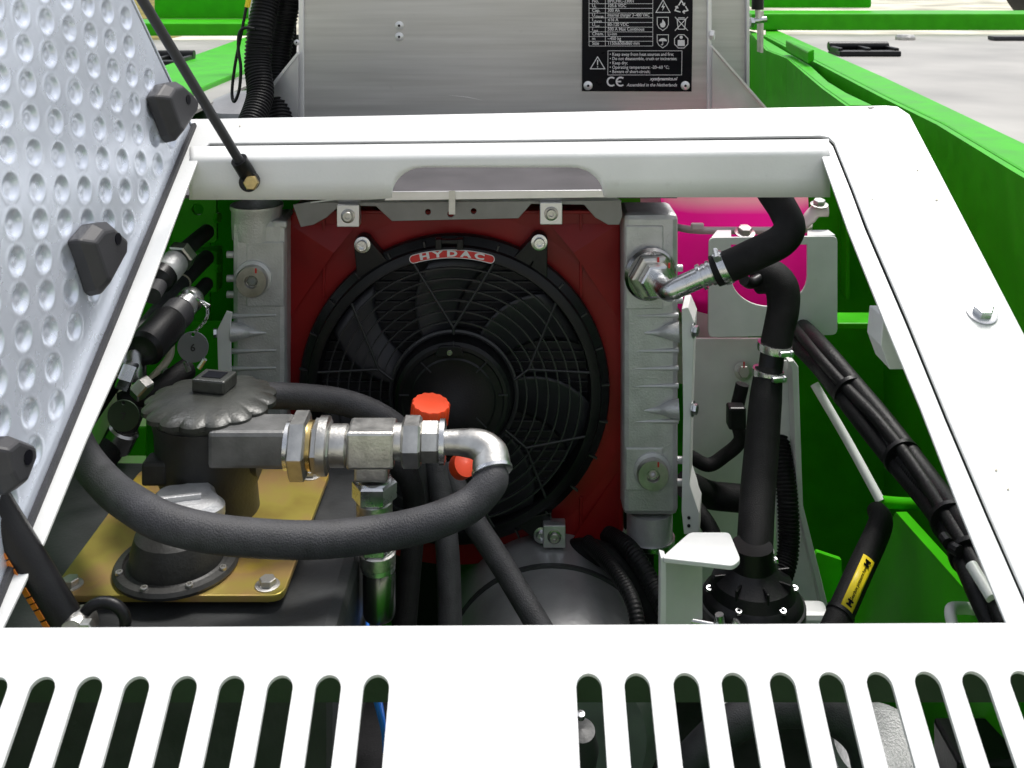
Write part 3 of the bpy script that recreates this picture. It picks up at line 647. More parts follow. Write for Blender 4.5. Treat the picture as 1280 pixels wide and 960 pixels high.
# finned core behind the fan
co = put('core', boxm(R(567, 0).x, RD + .006, R(0, 494).z, .385, .004, .385), M['grill'], rc)
for i in range(30):
    y = 315 + i * 12.4; hw = math.sqrt(max(0, 184 ** 2 - (y - FY) ** 2)) if abs(y - FY) < 184 else 0
    if hw > 20: put('fin', boxm(R(FX, 0).x, RD + .001, R(0, y).z, hw * .002, .006, .0016), M['bumper'], co)
# fan blades
fan = put('fan_hub', lathe([(0, 0), (.074, 0), (.076, .02), (.07, .026), (0, .026)], 48, FC, (0, -1, 0)), M['blade'], rc)
nb = 7
for b_ in range(nb):
    a0 = 2 * math.pi * b_ / nb + .07; vs, fs = [], []; N1, N2 = 8, 12
    for i in range(N1 + 1):
        t = i / N1; r_ = .070 + .100 * t; sweep = -.30 * t * t - .05; half = (.26 - .03 * t)
        for j in range(N2 + 1):
            u_ = j / N2 * 2 - 1; th = a0 + sweep + u_ * half
            dd = .011 + .009 * u_ + .003 * (1 - u_ * u_)
            vs.append(R(FX + 1000 * r_ * math.cos(th), FY - 1000 * r_ * math.sin(th), dd))
    for i in range(N1):
        for j in range(N2): k = i * (N2 + 1) + j; fs.append((k, k + 1, k + N2 + 2, k + N2 + 1))
    put('blade', me_from(vs, fs, fix=False), M['blade'], fan, solid=.0012)
# housing ring
GD = .032
ring = put('fan_housing', lathe(fl([(.176, -.002), (.190, -.002), (.1965, .004), (.197, .012), (.1955, .0155), (.186, .0215), (.184, .0265), (.1755, .0300), (.1725, .0300), (.1710, .027), (.1700, -.002), (.176, -.002)]), 96, FC, (0, -1, 0)), M['black'], rc)
for a_ in (100, 80): pass
for i in range(26):      # small ribs round the rim
    a_ = rad(i * 360 / 26 + 4); c0 = R(FX + 190 * math.cos(a_), FY - 190 * math.sin(a_), .0195)
    put('rim_rib', boxm(0, 0, 0, .011, .002, .005, Matrix.Translation(c0) @ CAMFACE @ Matrix.Rotation(a_, 4, 'Z')), M['guard'], ring)
put('clip', join([boxm(R(562, 0, .03).x - .013, RD - .032, R(0, 304, .03).z, .008, .012, .013), boxm(R(562, 0, .03).x + .013, RD - .032, R(0, 304, .03).z, .008, .012, .013), boxm(R(562, 0, .03).x, RD - .032, R(0, 301, .03).z, .026, .008, .005)]), M['black'], ring, bevel=.001)
# guard: concentric rings and spokes
gd = put('guard', lathe(fl([(.0815, 0), (.0815, .003), (.0790, .004), (.0765, .003), (.0765, 0), (.0815, 0)]), 72, FC + V((0, -.026, 0)), (0, -1, 0)), M['guard'], rc)
for r_ in (.0915, .105, .1185, .132, .1455, .159):
    pts_ = [(r_ - .0009, .026), (r_ + .0009, .026), (r_ + .0009, .0305), (r_ - .0009, .0305), (r_ - .0009, .026)]
    put('guard_ring', lathe(fl(pts_), 96, FC, (0, -1, 0), ang=60), M['guard'], gd)
def pol(a_, r_, d_=.0295): return R(FX + r_ * math.sin(rad(a_)), FY - r_ * math.cos(rad(a_)), d_)
for s_ in (-1, 1):
    for (ao, av, rv) in ((17, 0, 84), (48, 71, 99), (80.5, 71, 99), (107.5, 126, 112), (138, 126, 112), (163, 180, 84)):
        put('spoke', tube([pol(s_ * ao, 172), pol(s_ * av, rv)], .0017, 8, 1), M['guard'], gd)
    for av, rv, ai in ((71, 99, 76), (126, 112, 124)): put('spoke', tube([pol(s_ * av, rv), pol(s_ * ai, 78)], .0018, 8, 1), M['guard'], gd)
for av in (0, 180): put('spoke', tube([pol(av, 84), pol(av, 76)], .0018, 8, 1), M['guard'], gd)
# motor
mo = put('fan_motor', lathe([(0, .048), (.050, .048), (.052, .0465), (.060, .0465), (.062, .048), (.066, .0475), (.070, .044), (.072, .036), (.072, .02), (.074, .0)][::-1], 72, FC, (0, -1, 0)), M['black'], rc)
for a_ in (-90, -45, 0, 45, 90, 135, 180, 225):
    put('end_rib', tube([pol(a_, 40 if a_ % 90 else 56, .0484), pol(a_, 58 if a_ % 90 else 68, .0484)], .0009, 6, 1), M['bumper'], mo)
rplate('motor_tab', [rounded([(549, 433), (575, 433), (581, 446), (543, 446)], 4)], .050, .006, 'black', mo, .001)
bolt(mo, R(562, 440, .050), (0, -1, 0), .0035, 'socket', 'ferrule', False)
# mounting lugs with socket screws
def lug(cx, cy, tx0, ty0, tx1, ty1):
    a_ = V((tx0, ty0)); b = V((tx1, ty1)); c_ = V((cx, cy)); ax = (c_ - (a_ + b) / 2).normalized(); pn = V((-ax.y, ax.x))
    s_ = 1 if (a_ - b).dot(pn) > 0 else -1
    loop = [tuple(a_), tuple(c_ + pn * 11 * s_)] + [tuple(c_ + ax * 11 * math.sin(t_) + pn * 11 * s_ * math.cos(t_)) for t_ in (.5, 1.05, 1.57, 2.1, 2.64)] + [tuple(c_ - pn * 11 * s_), tuple(b)]
    o = rplate('mounting_lug', [loop], .022, .020, 'black', rc, .0015)
    bolt(o, R(cx, cy, .022), (0, -1, 0), .0068, 'socket', 'steel', True)
lug(453, 306, 446, 350, 484, 326); lug(674, 303, 642, 322, 684, 352); lug(677, 669, 640, 652, 690, 640); lug(452, 680, 446, 640, 492, 656)
# maker's sticker, an arc above the guard
def pill(rm, hw, am, n=24):
    P_ = lambda a_, r_: (FX - 2 + r_ * math.sin(rad(a_)), FY - r_ * math.cos(rad(a_)))
    out = [P_(-am + 2 * am * i / n, rm + hw) for i in range(n + 1)]
    for e_, st_ in ((am, 1), (-am, -1)):
        cx, cy = P_(e_, rm); th = rad(e_ - 90)     # outward radial direction in pixel space
        out += [(cx + hw * math.cos(th + math.pi * k / 8 + (0 if st_ == 1 else math.pi)), cy + hw * math.sin(th + math.pi * k / 8 + (0 if st_ == 1 else math.pi))) for k in range(1, 8)]
        if st_ == 1: out += [P_(am - 2 * am * i / n, rm - hw) for i in range(n + 1)]
    return out
rplate('sticker_edge', [pill(176.6, 5.4, 15.8)], .0310, .0010, 'print', ring)
rplate('sticker', [pill(176.6, 4.4, 15.8)], .0314, .0010, 'stred', ring)
lets = []
for ch_, a_ in zip('HYDAC', (-11.2, -5.8, 0, 5.6, 11.2)):
    t_ = textm(ch_, .0098, 'CENTER', 0, .0002, 1.75, .05)
    t_.transform(Matrix.Translation(R(FX - 2 + 176.6 * math.sin(rad(a_)), FY - 176.6 * math.cos(rad(a_)), .0318)) @ CAMFACE @ Matrix.Rotation(rad(-a_), 4, 'Z')); lets.append(t_)
put('lettering', join(lets), M['print'], ring)
# galvanised hanger bracket above the shroud
L1 = [(366, 256), (385, 252.5), (776, 250), (778, 270), (774, 281), (760, 281), (744, 272), (730, 256), (664, 255), (648, 273), (490, 276.5), (470, 258), (425, 257), (408, 272), (392, 281), (376, 284)]
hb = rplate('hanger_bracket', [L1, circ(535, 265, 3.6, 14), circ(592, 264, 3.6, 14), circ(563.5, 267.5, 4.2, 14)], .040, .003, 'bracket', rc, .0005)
put('bracket_top', prism([R(480, 240.5, .055), R(757, 238, .055), R(777, 251, .038), R(376, 254, .038)], (0, 0, -.0015)), M['aluv'], hb)
put('bracket_fold', prism([R(487, 239.5, .058), R(752, 237.5, .058), R(759, 247, .058), R(480, 251, .058)], (0, .002, 0)), M['aluv'], hb, bevel=.0006)
put('notch', prism([R(561, 238.5, .0605), R(569, 238.5, .0605), R(569, 268, .0605), R(561, 268, .0605)], (0, .001, 0)), M['alu'], hb)
def block(px, py, d, s_=28):
    o = rplate('clamp_block', [rounded([(px - s_ / 2, py - s_ / 2), (px + s_ / 2, py - s_ / 2), (px + s_ / 2, py + s_ / 2), (px - s_ / 2, py + s_ / 2)], 1.5)], d, .018, 'aluv', rc, .001)
    put('washer', washer_me.copy(), M['ferrule'], o, AX(R(px, py, d), (0, -1, 0)) @ Matrix.Diagonal((.0085, .0085, .006, 1)))
    bolt(o, R(px, py, d), (0, -1, 0), .0058, 'socket', 'steeld', False)
block(435, 270, .050); block(689, 267, .050); block(693, 671, .034)
# side tanks
def side_tank(x0, x1, y0, y1, xr, flip, label):
    o = put('side_tank', boxm(R((x0 + x1) / 2, 0, .03).x, RD + .005, R(0, (y0 + y1) / 2, .03).z, (x1 - x0) * .00098, .07, (y1 - y0) * .00098), M['cast'], rc, bevel=.007)
    o['label'] = label
    for y in list(range(395, 535, 22)):
        if y in ((417,) if flip else (417, 527)) or (flip and y == 505): continue
        vs = [R(x0 + (8 if flip else 6), y, .0295), R(x1 + (.5 if flip else 0), y - 2.6, .037), R(x1 + (.5 if flip else 0), y + 3, .037)]
        put('rib', tube([R(x0 + 12 if flip else x0, y, .0288), R(x1 if flip else x1 - 12, y - 1, .0302)], 0, 8, 1, rpts=[.0012, .0035] if flip else [.0035, .0012]), M['cast'], o)
    return o
TL = side_tank(290, 357, 277, 700, 0, False, 'left cast aluminium tank with a filler neck on top')
TR = side_tank(779, 848, 268, 645, 0, True, 'right cast aluminium tank with a large hose union')
for T_, x0, x1 in ((TL, 291, 356), (TR, 780, 847)):
    for (ya, yb) in (((303, 382) if T_ is TL else (283, 385)), (560, 612)):
        put('pad', boxm(R((x0 + x1) / 2 + (8 if T_ is TL else -8), 0, .03).x, RD - .030, R(0, (ya + yb) / 2, .03).z, .046, .0035, (yb - ya) * .001), M['cast'], T_, bevel=.0015)
put('filler_neck', lathe([(.030, -.02), (.031, 0), (.031, .014), (.0325, .017), (.0325, .021), (.028, .021), (.026, .006), (0, .006)], 36, R(321, 276, .005), (0, 0, 1)), M['cast'], TL)
put('top_lug', boxm(R(356, 0).x, RD - .02, R(0, 274).z, .018, .02, .010), M['cast'], TL, bevel=.003)
put('bottom_spigot', lathe([(0, -.03), (.030, -.03), (.0305, -.026), (.0285, -.022), (.0285, .01), (0, .01)], 36, R(812, 646, .002), (0, 0, 1)), M['cast'], TR)
put('spigot_band', lathe([(.0288, -.006), (.0312, -.006), (.0312, 0), (.0288, 0)], 36, R(812, 669, .002), (0, 0, 1)), M['steel'], TR)
def plug(px, py, parent, r=.0195):
    c = R(px, py, .031)
    put('boss', lathe([(0, 0), (r * 1.18, 0), (r * 1.15, .004), (r * .98, .006), (0, .006)], 36, c + V((0, .001, .001)), (0, -1, 0)), M['cast'], parent)
    o = put('plug', lathe([(0, .004), (r, .004), (r, .010), (r * .93, .0125), (r * .42, .0125), (r * .40, .006), (0, .006)], 36, c, (0, -1, 0)), M['steeld'], parent)
    put('hex_socket', lathe([(0, 0), (r * .38, 0), (r * .38, .001), (0, .001)], 6, c + V((0, -.007, 0)), (0, -1, 0)), M['ferrule'], o)
    put('paint_mark', boxm(c.x + r * .3, c.y - .0128, c.z + r * .72, .002, .0006, .006), M['stred'], o)
plug(317, 349, TL); plug(815, 589, TR)
for T_, x, y, sx in ((TL, 291, 415, 1), (TR, 847, 415, -1), (TR, 847, 512, -1)):   # conical bosses reaching the mounting plates
    put('cone_boss', tube([R(x - 2 * sx, y, .036), R(x + 12 * sx, y, .034), R(x + 24 * sx, y + 1, .031), R(x + 46 * sx, y + 1, .028)], 0, 16, 4, rpts=[.0125, .009, .0045, .001]), M['cast'], T_)
for y in (335, 375, 575, 603): put('side_boss', tube([R(840, y, .02), R(853, y, .02)], .0045, 12, 1), M['cast'], TR)
for y in (318, 348, 368): put('side_boss', tube([R(284, y, .02), R(296, y, .02)], .0045, 12, 1), M['cast'], TL)
# left mounting plate
mp_ = rplate('mounting_plate', [[(271, 413), (283, 389), (290, 391), (288, 405), (289, 478), (273, 478)]], .045, .004, 'white_in', rc, .0008)
bolt(mp_, R(271, 416, .043), (-1, -.3, 0), .0058, 'hex', 'steel', False)
# hose union on the right tank
un = thing('hose_union', 'zinc plated union elbow on the right cooler tank, paint marked', 'pipe union', R(816, 345, .035))
c = R(812, 342, .034); ax = V((.22, -1, -.06)).normalized()
put('sealing_ring', lathe([(0, 0), (.032, 0), (.033, .003), (.030, .007), (0, .007)], 40, c, ax), M['ferrule'], un)
put('flange_nut', hexm(.0285, .011).copy(), M['steeld'], un, AX(c + ax * .007, ax))
put('hex_nut', hexm(.0215, .013).copy(), M['steel'], un, AX(c + ax * .018, ax))
for dx, dy in ((.004, .022), (.017, .015)): put('paint_mark', boxm(c.x + dx + .004, c.y - .0185, c.z + dy, .0025, .0012, .006), M['stred'], un)
e = c + ax * .030
pipe = [e, e + ax * .012, U(836, 364, 1.205), U(850, 358, 1.20), U(888, 341, 1.195), U(905, 334, 1.19)]
put('elbow_pipe', tube(pipe, .0118, 24, 8), M['steel'], un)
pd = (pipe[-1] - pipe[-3]).normalized()
for p_, r_ in ((U(877, 346, 1.197), .0150), (U(889, 341, 1.195), .0145), (U(883, 343.5, 1.196), .0130)):
    put('bead', lathe([(.011, -.002), (r_, -.0018), (r_, .0018), (.011, .002)], 28, p_, pd), M['steel'], un)

# ================================================================ COOLANT BOTTLE AND BRACKET
cb = thing('coolant_bottle', 'milky plastic coolant bottle filled with bright pink coolant', 'coolant bottle', U(930, 420, 1.5))
def rbox(x0, x1, y0, y1, D0, D1, r, name, m, parent):
    a_ = U(x0, y1, D0); b = U(x1, y0, D0); me = boxm((a_.x + b.x) / 2, (D0 + D1) / 2, (a_.z + b.z) / 2, b.x - a_.x, D1 - D0, b.z - a_.z)
    o = put(name, me, M[m], parent); bv = o.modifiers.new('b', 'BEVEL'); bv.width = r; bv.segments = 6
    me.polygons.foreach_set('use_smooth', [True] * 6); return o
def loft(levels, name, m, parent):
    """levels: (py, x0, x1, D0, D1, corner) rounded rectangles stacked into one bottle shell"""
    vs, fs = [], []; n = None
    for (py, x0, x1, D0, D1, cr) in levels:
        a_ = U(x0, py, D0); b_ = U(x1, py, D0)
        lp = rounded([(a_.x, D0), (b_.x, D0), (b_.x, D1), (a_.x, D1)], cr, 6); n = len(lp); vs += [(p_[0], p_[1], a_.z) for p_ in lp]
    for i in range(len(levels) - 1):
        for k in range(n): fs.append((i * n + k, i * n + (k + 1) % n, (i + 1) * n + (k + 1) % n, (i + 1) * n + k))
    fs += [tuple(range(n)), tuple((len(levels) - 1) * n + k for k in range(n))]
    return put(name, me_from(vs, fs, ang=50), m, parent)
loft([(196, 876, 990, 1.50, 1.57, .03), (199, 862, 1002, 1.485, 1.585, .04), (210, 848, 1014, 1.468, 1.60, .05), (232, 841, 1020, 1.46, 1.605, .055), (270, 838, 1022, 1.46, 1.605, .055),
      (284, 841, 1019, 1.463, 1.60, .05), (290, 844, 1020, 1.466, 1.60, .045), (300, 846, 1020, 1.468, 1.60, .04), (388, 848, 1018, 1.468, 1.60, .04), (398, 854, 1012, 1.472, 1.59, .04), (403, 868, 992, 1.482, 1.58, .03)], 'bottle_shell', M['coolant'], cb)
vs = []
for py, gx in ((284.5, 0), (293, 0)):
    a_ = U(843, py, 1.455); b_ = U(1026, py, 1.455); lp = rounded([(a_.x, 1.455), (b_.x, 1.455), (b_.x, 1.612), (a_.x, 1.612)], .05, 6); vs += [(p_[0], p_[1], a_.z) for p_ in lp]
n = len(lp); put('seam', me_from(vs, [(k, (k + 1) % n, n + (k + 1) % n, n + k) for k in range(n)], ang=60), M['plastic_w'], cb, solid=.006)
rbox(866, 898, 370, 440, 1.47, 1.6, .008, 'foot', 'plastic_w', cb)
put('lug', tube([U(1002, 285, 1.45), U(1012, 272, 1.45), U(1020, 264, 1.45), U(1034, 263, 1.45)], 0, 14, 6, rpts=[.006, .009, .009, .009]), M['plastic_w'], cb)
bolt(cb, U(1024, 256, 1.445), (0, -.2, 1), .0085, 'hex', 'steeld', True)
put('seam_tab', boxm(U(872, 283, 1.45).x, 1.452, U(0, 283, 1.452).z, .018, .006, .01), M['plastic_w'], cb, bevel=.002)
bk = thing('bottle_bracket', 'white folded sheet bracket with a U cutout holding the coolant bottle', 'bracket', U(966, 420, 1.4))
uc = [(914, 306), (1009, 306)] + arc(961.5, 345, 47.5, 0, 180, 20, 38)
faceplate('front_plate', [rounded([(886, 297), (1047, 295), (1047, 419), (885, 422)], 8), uc], 1.40, .004, M['white_in'], bk, .001)
put('top_fold', prism([U(889, 299, 1.402), U(914, 299, 1.402), U(914, 290, 1.44), U(896, 290, 1.44)], (0, 0, .003)), M['white_in'], bk, bevel=.001)
put('top_fold', prism([U(1009, 297, 1.402), U(1044, 296, 1.402), U(1036, 290, 1.44), U(1009, 290, 1.44)], (0, 0, .003)), M['white_in'], bk, bevel=.001)
bolt(bk, U(931, 291, 1.44), (0, -.3, 1), .0098, 'hex', 'steeld', True)
# pale bulkhead plate under the bottle
pb = thing('pump_back_plate', 'pale grey painted plate behind the thick vertical coolant hose', 'plate', U(930, 700, 1.42))
faceplate('sheet', [rounded([(862, 423), (978, 423), (990, 452), (1000, 800), (862, 800)], 6)], 1.42, .004, M['white_in'], pb, .001)
bolt(pb, U(929, 464, 1.415), (0, -1, .2), .0085, 'hex', 'steeld', True)
put('paint_mark', boxm(*U(930, 456, 1.40), .002, .001, .008), M['stred'], pb)
sp_ = thing('side_bracket', 'tall white bent bracket edge right of the vertical coolant hose', 'bracket', U(1000, 640, 1.3))
faceplate('web', [[(972, 452), (990, 450), (998, 462), (1003, 632), (1042, 790), (975, 790), (970, 640), (968, 560)]], 1.30, .003, M['white_in'], sp_, .0008)
E = [(992, 451), (998, 458), (1004, 632), (1043, 790)]; E2 = [(1035, 790), (997, 634), (990, 462), (986, 452)]
faceplate('folded_edge', [E + E2], 1.275, .022, M['white_in'], sp_, .001)

# ================================================================ PUMP BRACKET
pk = thing('pump_bracket', 'white angle bracket with a bright top flange beside the coolant pump', 'bracket', U(860, 785, 1.05))
zt = -.573
tp = [V(((x - 640) / F * (-zt / ((y + 40) / F)), -zt / ((y + 40) / F), CZ + zt)) for x, y in rounded([(862, 665), (912, 665), (926, 699), (916, 707), (880, 703), (826, 697)], 5, 3)]
put('top_flange', prism(tp, (0, 0, -.005)), M['white_in'], pk, bevel=.001)
put('front_web', prism([U(826, 697, 1.012), U(833, 699, 1.012), U(833, 800, 1.012), U(825, 800, 1.012)], (0, .015, 0)), M['white_in'], pk, bevel=.001)
put('inner_web', prism([U(833, 700, 1.02), U(878, 706, 1.06), U(878, 800, 1.06), U(833, 800, 1.02)], (0, .004, 0)), M['white_in'], pk)
put('tall_strip', prism([U(852, 386, 1.245), U(860, 384, 1.245), U(868, 403, 1.245), U(864, 520, 1.245), U(862, 605, 1.245), U(874, 642, 1.245), U(874, 668, 1.245), U(855, 668, 1.245), U(852, 640, 1.245), U(854, 520, 1.245)], (0.012, .05, 0)), M['white_in'], pk, bevel=.001)
for y in (647, 657): put('hole', lathe([(0, 0), (.002, 0), (.002, .001), (0, .001)], 10, U(861, y, 1.2445), (0, -1, 0)), M['black'], pk)
bolt(pk, U(867, 413, 1.245), (1, -.5, 0), .0065, 'hex', 'steel', True); bolt(pk, U(866, 511, 1.245), (1, -.5, 0), .0065, 'hex', 'steel', True)

# ================================================================ COOLANT HOSES
h1 = thing('coolant_hose', 'black rubber elbow hose from the steel pipe up past the pink bottle', 'hose', U(985, 290, 1.2))
P1 = [U(893, 339, 1.195), U(915, 331, 1.19), U(945, 317, 1.185), U(975, 302, 1.185), U(987, 284, 1.19), U(979, 262, 1.21), U(962, 236, 1.24), U(955, 218, 1.27)]
put('hose_body', tube(P1, .0178, 28, 10), M['rubberk'], h1)
clamp(h1, U(905, 334.5, 1.192), P1[2] - P1[0], .0181, .0085, (-.3, -.4, 1))
h2 = thing('coolant_hose', 'black rubber hose bending down in front of the white bottle bracket', 'hose', U(975, 430, 1.3))
put('hose_body', tube([U(945, 348, 1.31), U(963, 346, 1.30), U(977, 360, 1.29), U(979, 385, 1.28), U(974, 410, 1.27), U(968, 440, 1.26)], 0, 28, 10, rpts=[.019, .022, .0215, .0195, .0185, .0185]), M['rubberk'], h2)
clamp(h2, U(968, 434, 1.262), (0.1, 0, 1), .0192, .009, (.4, -1, 0))
put('branch_stub', tube([U(950, 348, 1.29), U(938, 354, 1.28), U(930, 350, 1.27)], .007, 12, 5), M['black'], h2)
h3 = thing('coolant_hose', 'long thick vertical black coolant hose running down to the pump', 'hose', U(950, 690, 1.15))
put('neck', tube([U(966, 440, 1.26), U(962, 468, 1.25)], .0145, 24, 1), M['black'], h3)
put('hose_body', tube([U(961, 462, 1.25), U(957, 500, 1.235), U(952, 560, 1.21), U(947, 620, 1.18), U(943, 694, 1.13)], 0, 28, 10, rpts=[.0165, .019, .0198, .0198, .0195]), M['rubberk'], h3)
clamp(h3, U(960, 466, 1.248), (0.1, 0, 1), .0172, .008, (.4, -1, 0)); clamp(h3, U(943, 690, 1.133), (0.05, 0, 1), .0198, .008, (.6, -1, 0))
cj = thing('corrugated_conduit', 'black corrugated conduit behind the vertical coolant hose', 'conduit', U(985, 700, 1.25))
put('conduit', tube([U(968, 480, 1.36), U(975, 560, 1.3), U(984, 620, 1.27), U(985, 690, 1.25), U(970, 740, 1.22)], .0125, 16, 10, rib=(.0042, .06)), M['loom'], cj)
cj = thing('rubber_hose', 'black rubber hose crossing behind the vertical coolant hose', 'hose', U(900, 620, 1.33))
put('hose_body', tube([U(858, 605, 1.30), U(885, 618, 1.33), U(915, 622, 1.33), U(950, 625, 1.33)], .017, 20, 8), M['rubberk'], cj)
cj = thing('rubber_hose', 'thin wavy black hose behind the vertical coolant hose', 'hose', U(900, 580, 1.35))
put('hose_body', tube([U(862, 570, 1.33), U(885, 581, 1.33), U(905, 570, 1.33), U(925, 550, 1.32), U(920, 520, 1.32), U(928, 480, 1.32)], .0085, 16, 8), M['rubberk'], cj)
put('connector', boxm(*U(920, 520, 1.30), .022, .02, .028), M['black'], cj, bevel=.003)
cj = thing('rubber_hose', 'black hose slanting down behind the white pump bracket', 'hose', U(900, 660, 1.3))
put('hose_body', tube([U(860, 622, 1.3), U(890, 665, 1.27), U(905, 720, 1.24)], .010, 16, 8), M['rubberk'], cj)

# ================================================================ COOLANT PUMP
pc = U(940, 742, 1.12)
cp = thing('coolant_pump', 'round black coolant pump below the thick vertical hose', 'pump', pc - V((0, 0, .08)))
k_ = 1.12 / F
put('volute', lathe([(0, -.07), (.050, -.07), (.050, -.03), (.054, -.028), (.054, -.006), (.051, 0), (.046, .004), (.042, .016), (.030, .024), (.024, .030), (.022, .052), (0, .052)], 48, pc, (0, 0, 1)), M['black'], cp)
put('band', lathe([(.0545, -.012), (.0565, -.011), (.0565, -.003), (.0545, -.002)], 48, pc + V((0, 0, -.005)), (0, 0, 1)), M['guard'], cp)
for a_ in range(0, 360, 45):
    put('rib', boxm(0, 0, 0, .014, .003, .022, Matrix.Translation(pc + V((.036 * math.cos(rad(a_ + 10)), .036 * math.sin(rad(a_ + 10)), .013))) @ Matrix.Rotation(rad(a_ + 10), 4, 'Z')), M['black'], cp, bevel=.001)
for a_ in (-120, -60, 0, 180): bolt(cp, pc + V((.046 * math.cos(rad(a_)), .046 * math.sin(rad(a_)), .004)), (0, -.3, 1), .0036, 'socket', 'steel', False, 'screw')
vb = put('t_bolt', join([tube([U(865, 776, 1.05), U(897, 783, 1.05)], .0028, 10, 1), hexm(.006, .007).copy()]), M['steel'], cp) if False else put('t_bolt', tube([U(863, 776, 1.05), U(899, 783, 1.05)], .0030, 10, 1), M['steel'], cp)
put('nut', hexm(.0062, .007), M['steel'], cp, AX(U(893, 781, 1.05), (1, 0, -.2)))
put('trunnion', tube([U(899, 768, 1.05), U(903, 792, 1.05)], .0045, 12, 1), M['steel'], cp); put('trunnion', tube([U(914, 790, 1.05), U(921, 776, 1.05)], .0040, 12, 1), M['steel'], cp)
put('side_lug', boxm(*U(1012, 775, 1.15), .04, .03, .03), M['white_in'], cp, bevel=.006)

# ================================================================ WIRING LOOM ON THE RIGHT
lm = thing('wiring_loom', 'thick taped black wiring loom slanting down the green right wall', 'wiring loom', U(1120, 560, 1.2))
base = [(985, 408, 1.45), (1003, 424, 1.37), (1030, 452, 1.30), (1062, 490, 1.25), (1095, 530, 1.2), (1128, 572, 1.15), (1160, 612, 1.1), (1190, 652, 1.04), (1215, 695, .99), (1235, 740, .95), (1256, 790, .92)]
for j, (ox, oy, dd, r_, rb) in enumerate(((-9, 7, 0, .0105, None), (9, -6, -.004, .0115, None), (4, 7, -.010, .0075, (.0036, .04)), (-2, -2, .012, .012, None), (-3, -7, -.006, .0075, None), (13, 2, .004, .0075, None))):
    pts_ = [U(x + ox + 2.5 * math.sin(i * 1.3 + j * 2), y + oy + 2.5 * math.cos(i * 1.1 + j), D + dd) for i, (x, y, D) in enumerate(base)]
    put('conduit' if rb else 'taped_bundle', tube(pts_, r_, 18, 8, rib=rb), M['loom'], lm)
for i in (3, 5, 7, 8):
    x, y, D = base[i]; x2, y2, D2 = base[i + 1]; dr = U(x2, y2, D2) - U(x, y, D)
    put('cable_tie', lathe([(.0205, -.0025), (.0220, -.0025), (.0220, .0025), (.0205, .0025)], 28, U(x, y, D), dr), M['black'], lm)
put('p_clip', join([tube([U(1180, 672, 1.0), U(1186, 680, .99)], .006, 10, 1), tube([U(1190, 684, .99), U(1200, 690, .98)], .006, 10, 1)]), M['black'], lm)
put('white_sleeve', tube([U(1214, 706, .955), U(1240, 748, .925)], .0055, 12, 1), M['white_in'], lm)
gh = thing('grab_rod', 'slim bent rod, worn white above and green at its foot', 'rod', U(1100, 625, 1.25))
put('worn_rod', tube([U(1018, 480, 1.33), U(1060, 552, 1.29), U(1101, 627, 1.24)], .0058, 14, 4), M['white_in'], gh)
put('green_foot', tube([U(1101, 627, 1.24), U(1125, 629, 1.25), U(1152, 630, 1.26)], .0068, 14, 4), M['green'], gh)
gh = thing('bent_rod', 'short white bent rod end at the lower right by the grille', 'rod', U(1195, 780, 1.0))
put('rod', tube([U(1225, 762, 1.03), U(1200, 760, 1.0), U(1188, 765, .98), U(1196, 800, .96)], .0055, 14, 6), M['white_in'], gh)
# gearbox hose with its yellow label
gh = thing('gearbox_hose', 'black pressure hose with a yellow printed label on the lower right', 'hose', U(1060, 780, 1.1))
ha, hb_ = U(1103, 650, 1.16), U(1036, 800, 1.06)
put('hose_body', tube([ha + V((.001, .02, .0)), ha + (hb_ - ha) * .05, ha.lerp(hb_, .5), hb_], 0, 24, 10, rpts=[.011, .0130, .0135, .0135, .0135]), M['rubberk'], gh)
put('band', lathe([(.0136, -.002), (.0149, -.002), (.0149, .002), (.0136, .002)], 24, ha.lerp(hb_, .80), hb_ - ha), M['black'], gh)
la, lb = U(1052, 768, 1.078), U(1082, 703, 1.118)   # label ends
ax = (lb - la).normalized(); cen_dir = V((0, -1, .45)); nrm = (cen_dir - ax * cen_dir.dot(ax)).normalized(); tv = nrm.cross(ax)
Lc = (ha.lerp(hb_, .62)); Ll = .064; mid = ha + (hb_ - ha) * .58
axis = (ha - hb_).normalized(); nrm = (V((-.15, -1, .35)) - axis * V((-.15, -1, .35)).dot(axis)).normalized(); tv = axis.cross(nrm)
vs, fs = [], []
for i in range(2):
    for j in range(9):
        a_ = (j / 8 - .5) * 1.0; vs.append(mid + axis * (i - .5) * Ll + (nrm * math.cos(a_) + tv * math.sin(a_)) * .0141)
for j in range(8): fs.append((j, j + 1, 9 + j + 1, 9 + j))
lab = put('label', me_from(vs, fs, fix=False), M['yellow'], gh, solid=.0003)
TM = Matrix.Identity(4)
for r_ in range(3): TM[r_][0] = axis[r_]; TM[r_][1] = -tv[r_] if (axis.cross(-tv)).dot(nrm) > 0 else tv[r_]; TM[r_][2] = nrm[r_]; TM[r_][3] = (mid + nrm * .0147)[r_]
t_ = textm('Gearbox pressure hose', .0046, 'CENTER', 0, 0, .98, .02); t_.transform(TM); put('lettering', t_, M['plate'], lab)
for s_ in (-1, 1):
    t_ = join([boxm(s_ * .027, 0, 0, .0022, .0062, .0002), boxm(s_ * .0245, 0, 0, .004, .003, .0002), boxm(s_ * .022, 0, 0, .0022, .0062, .0002)]); t_.transform(TM); put('print_mark', t_, M['plate'], lab)
tm = U(1046, 770, 1.0)

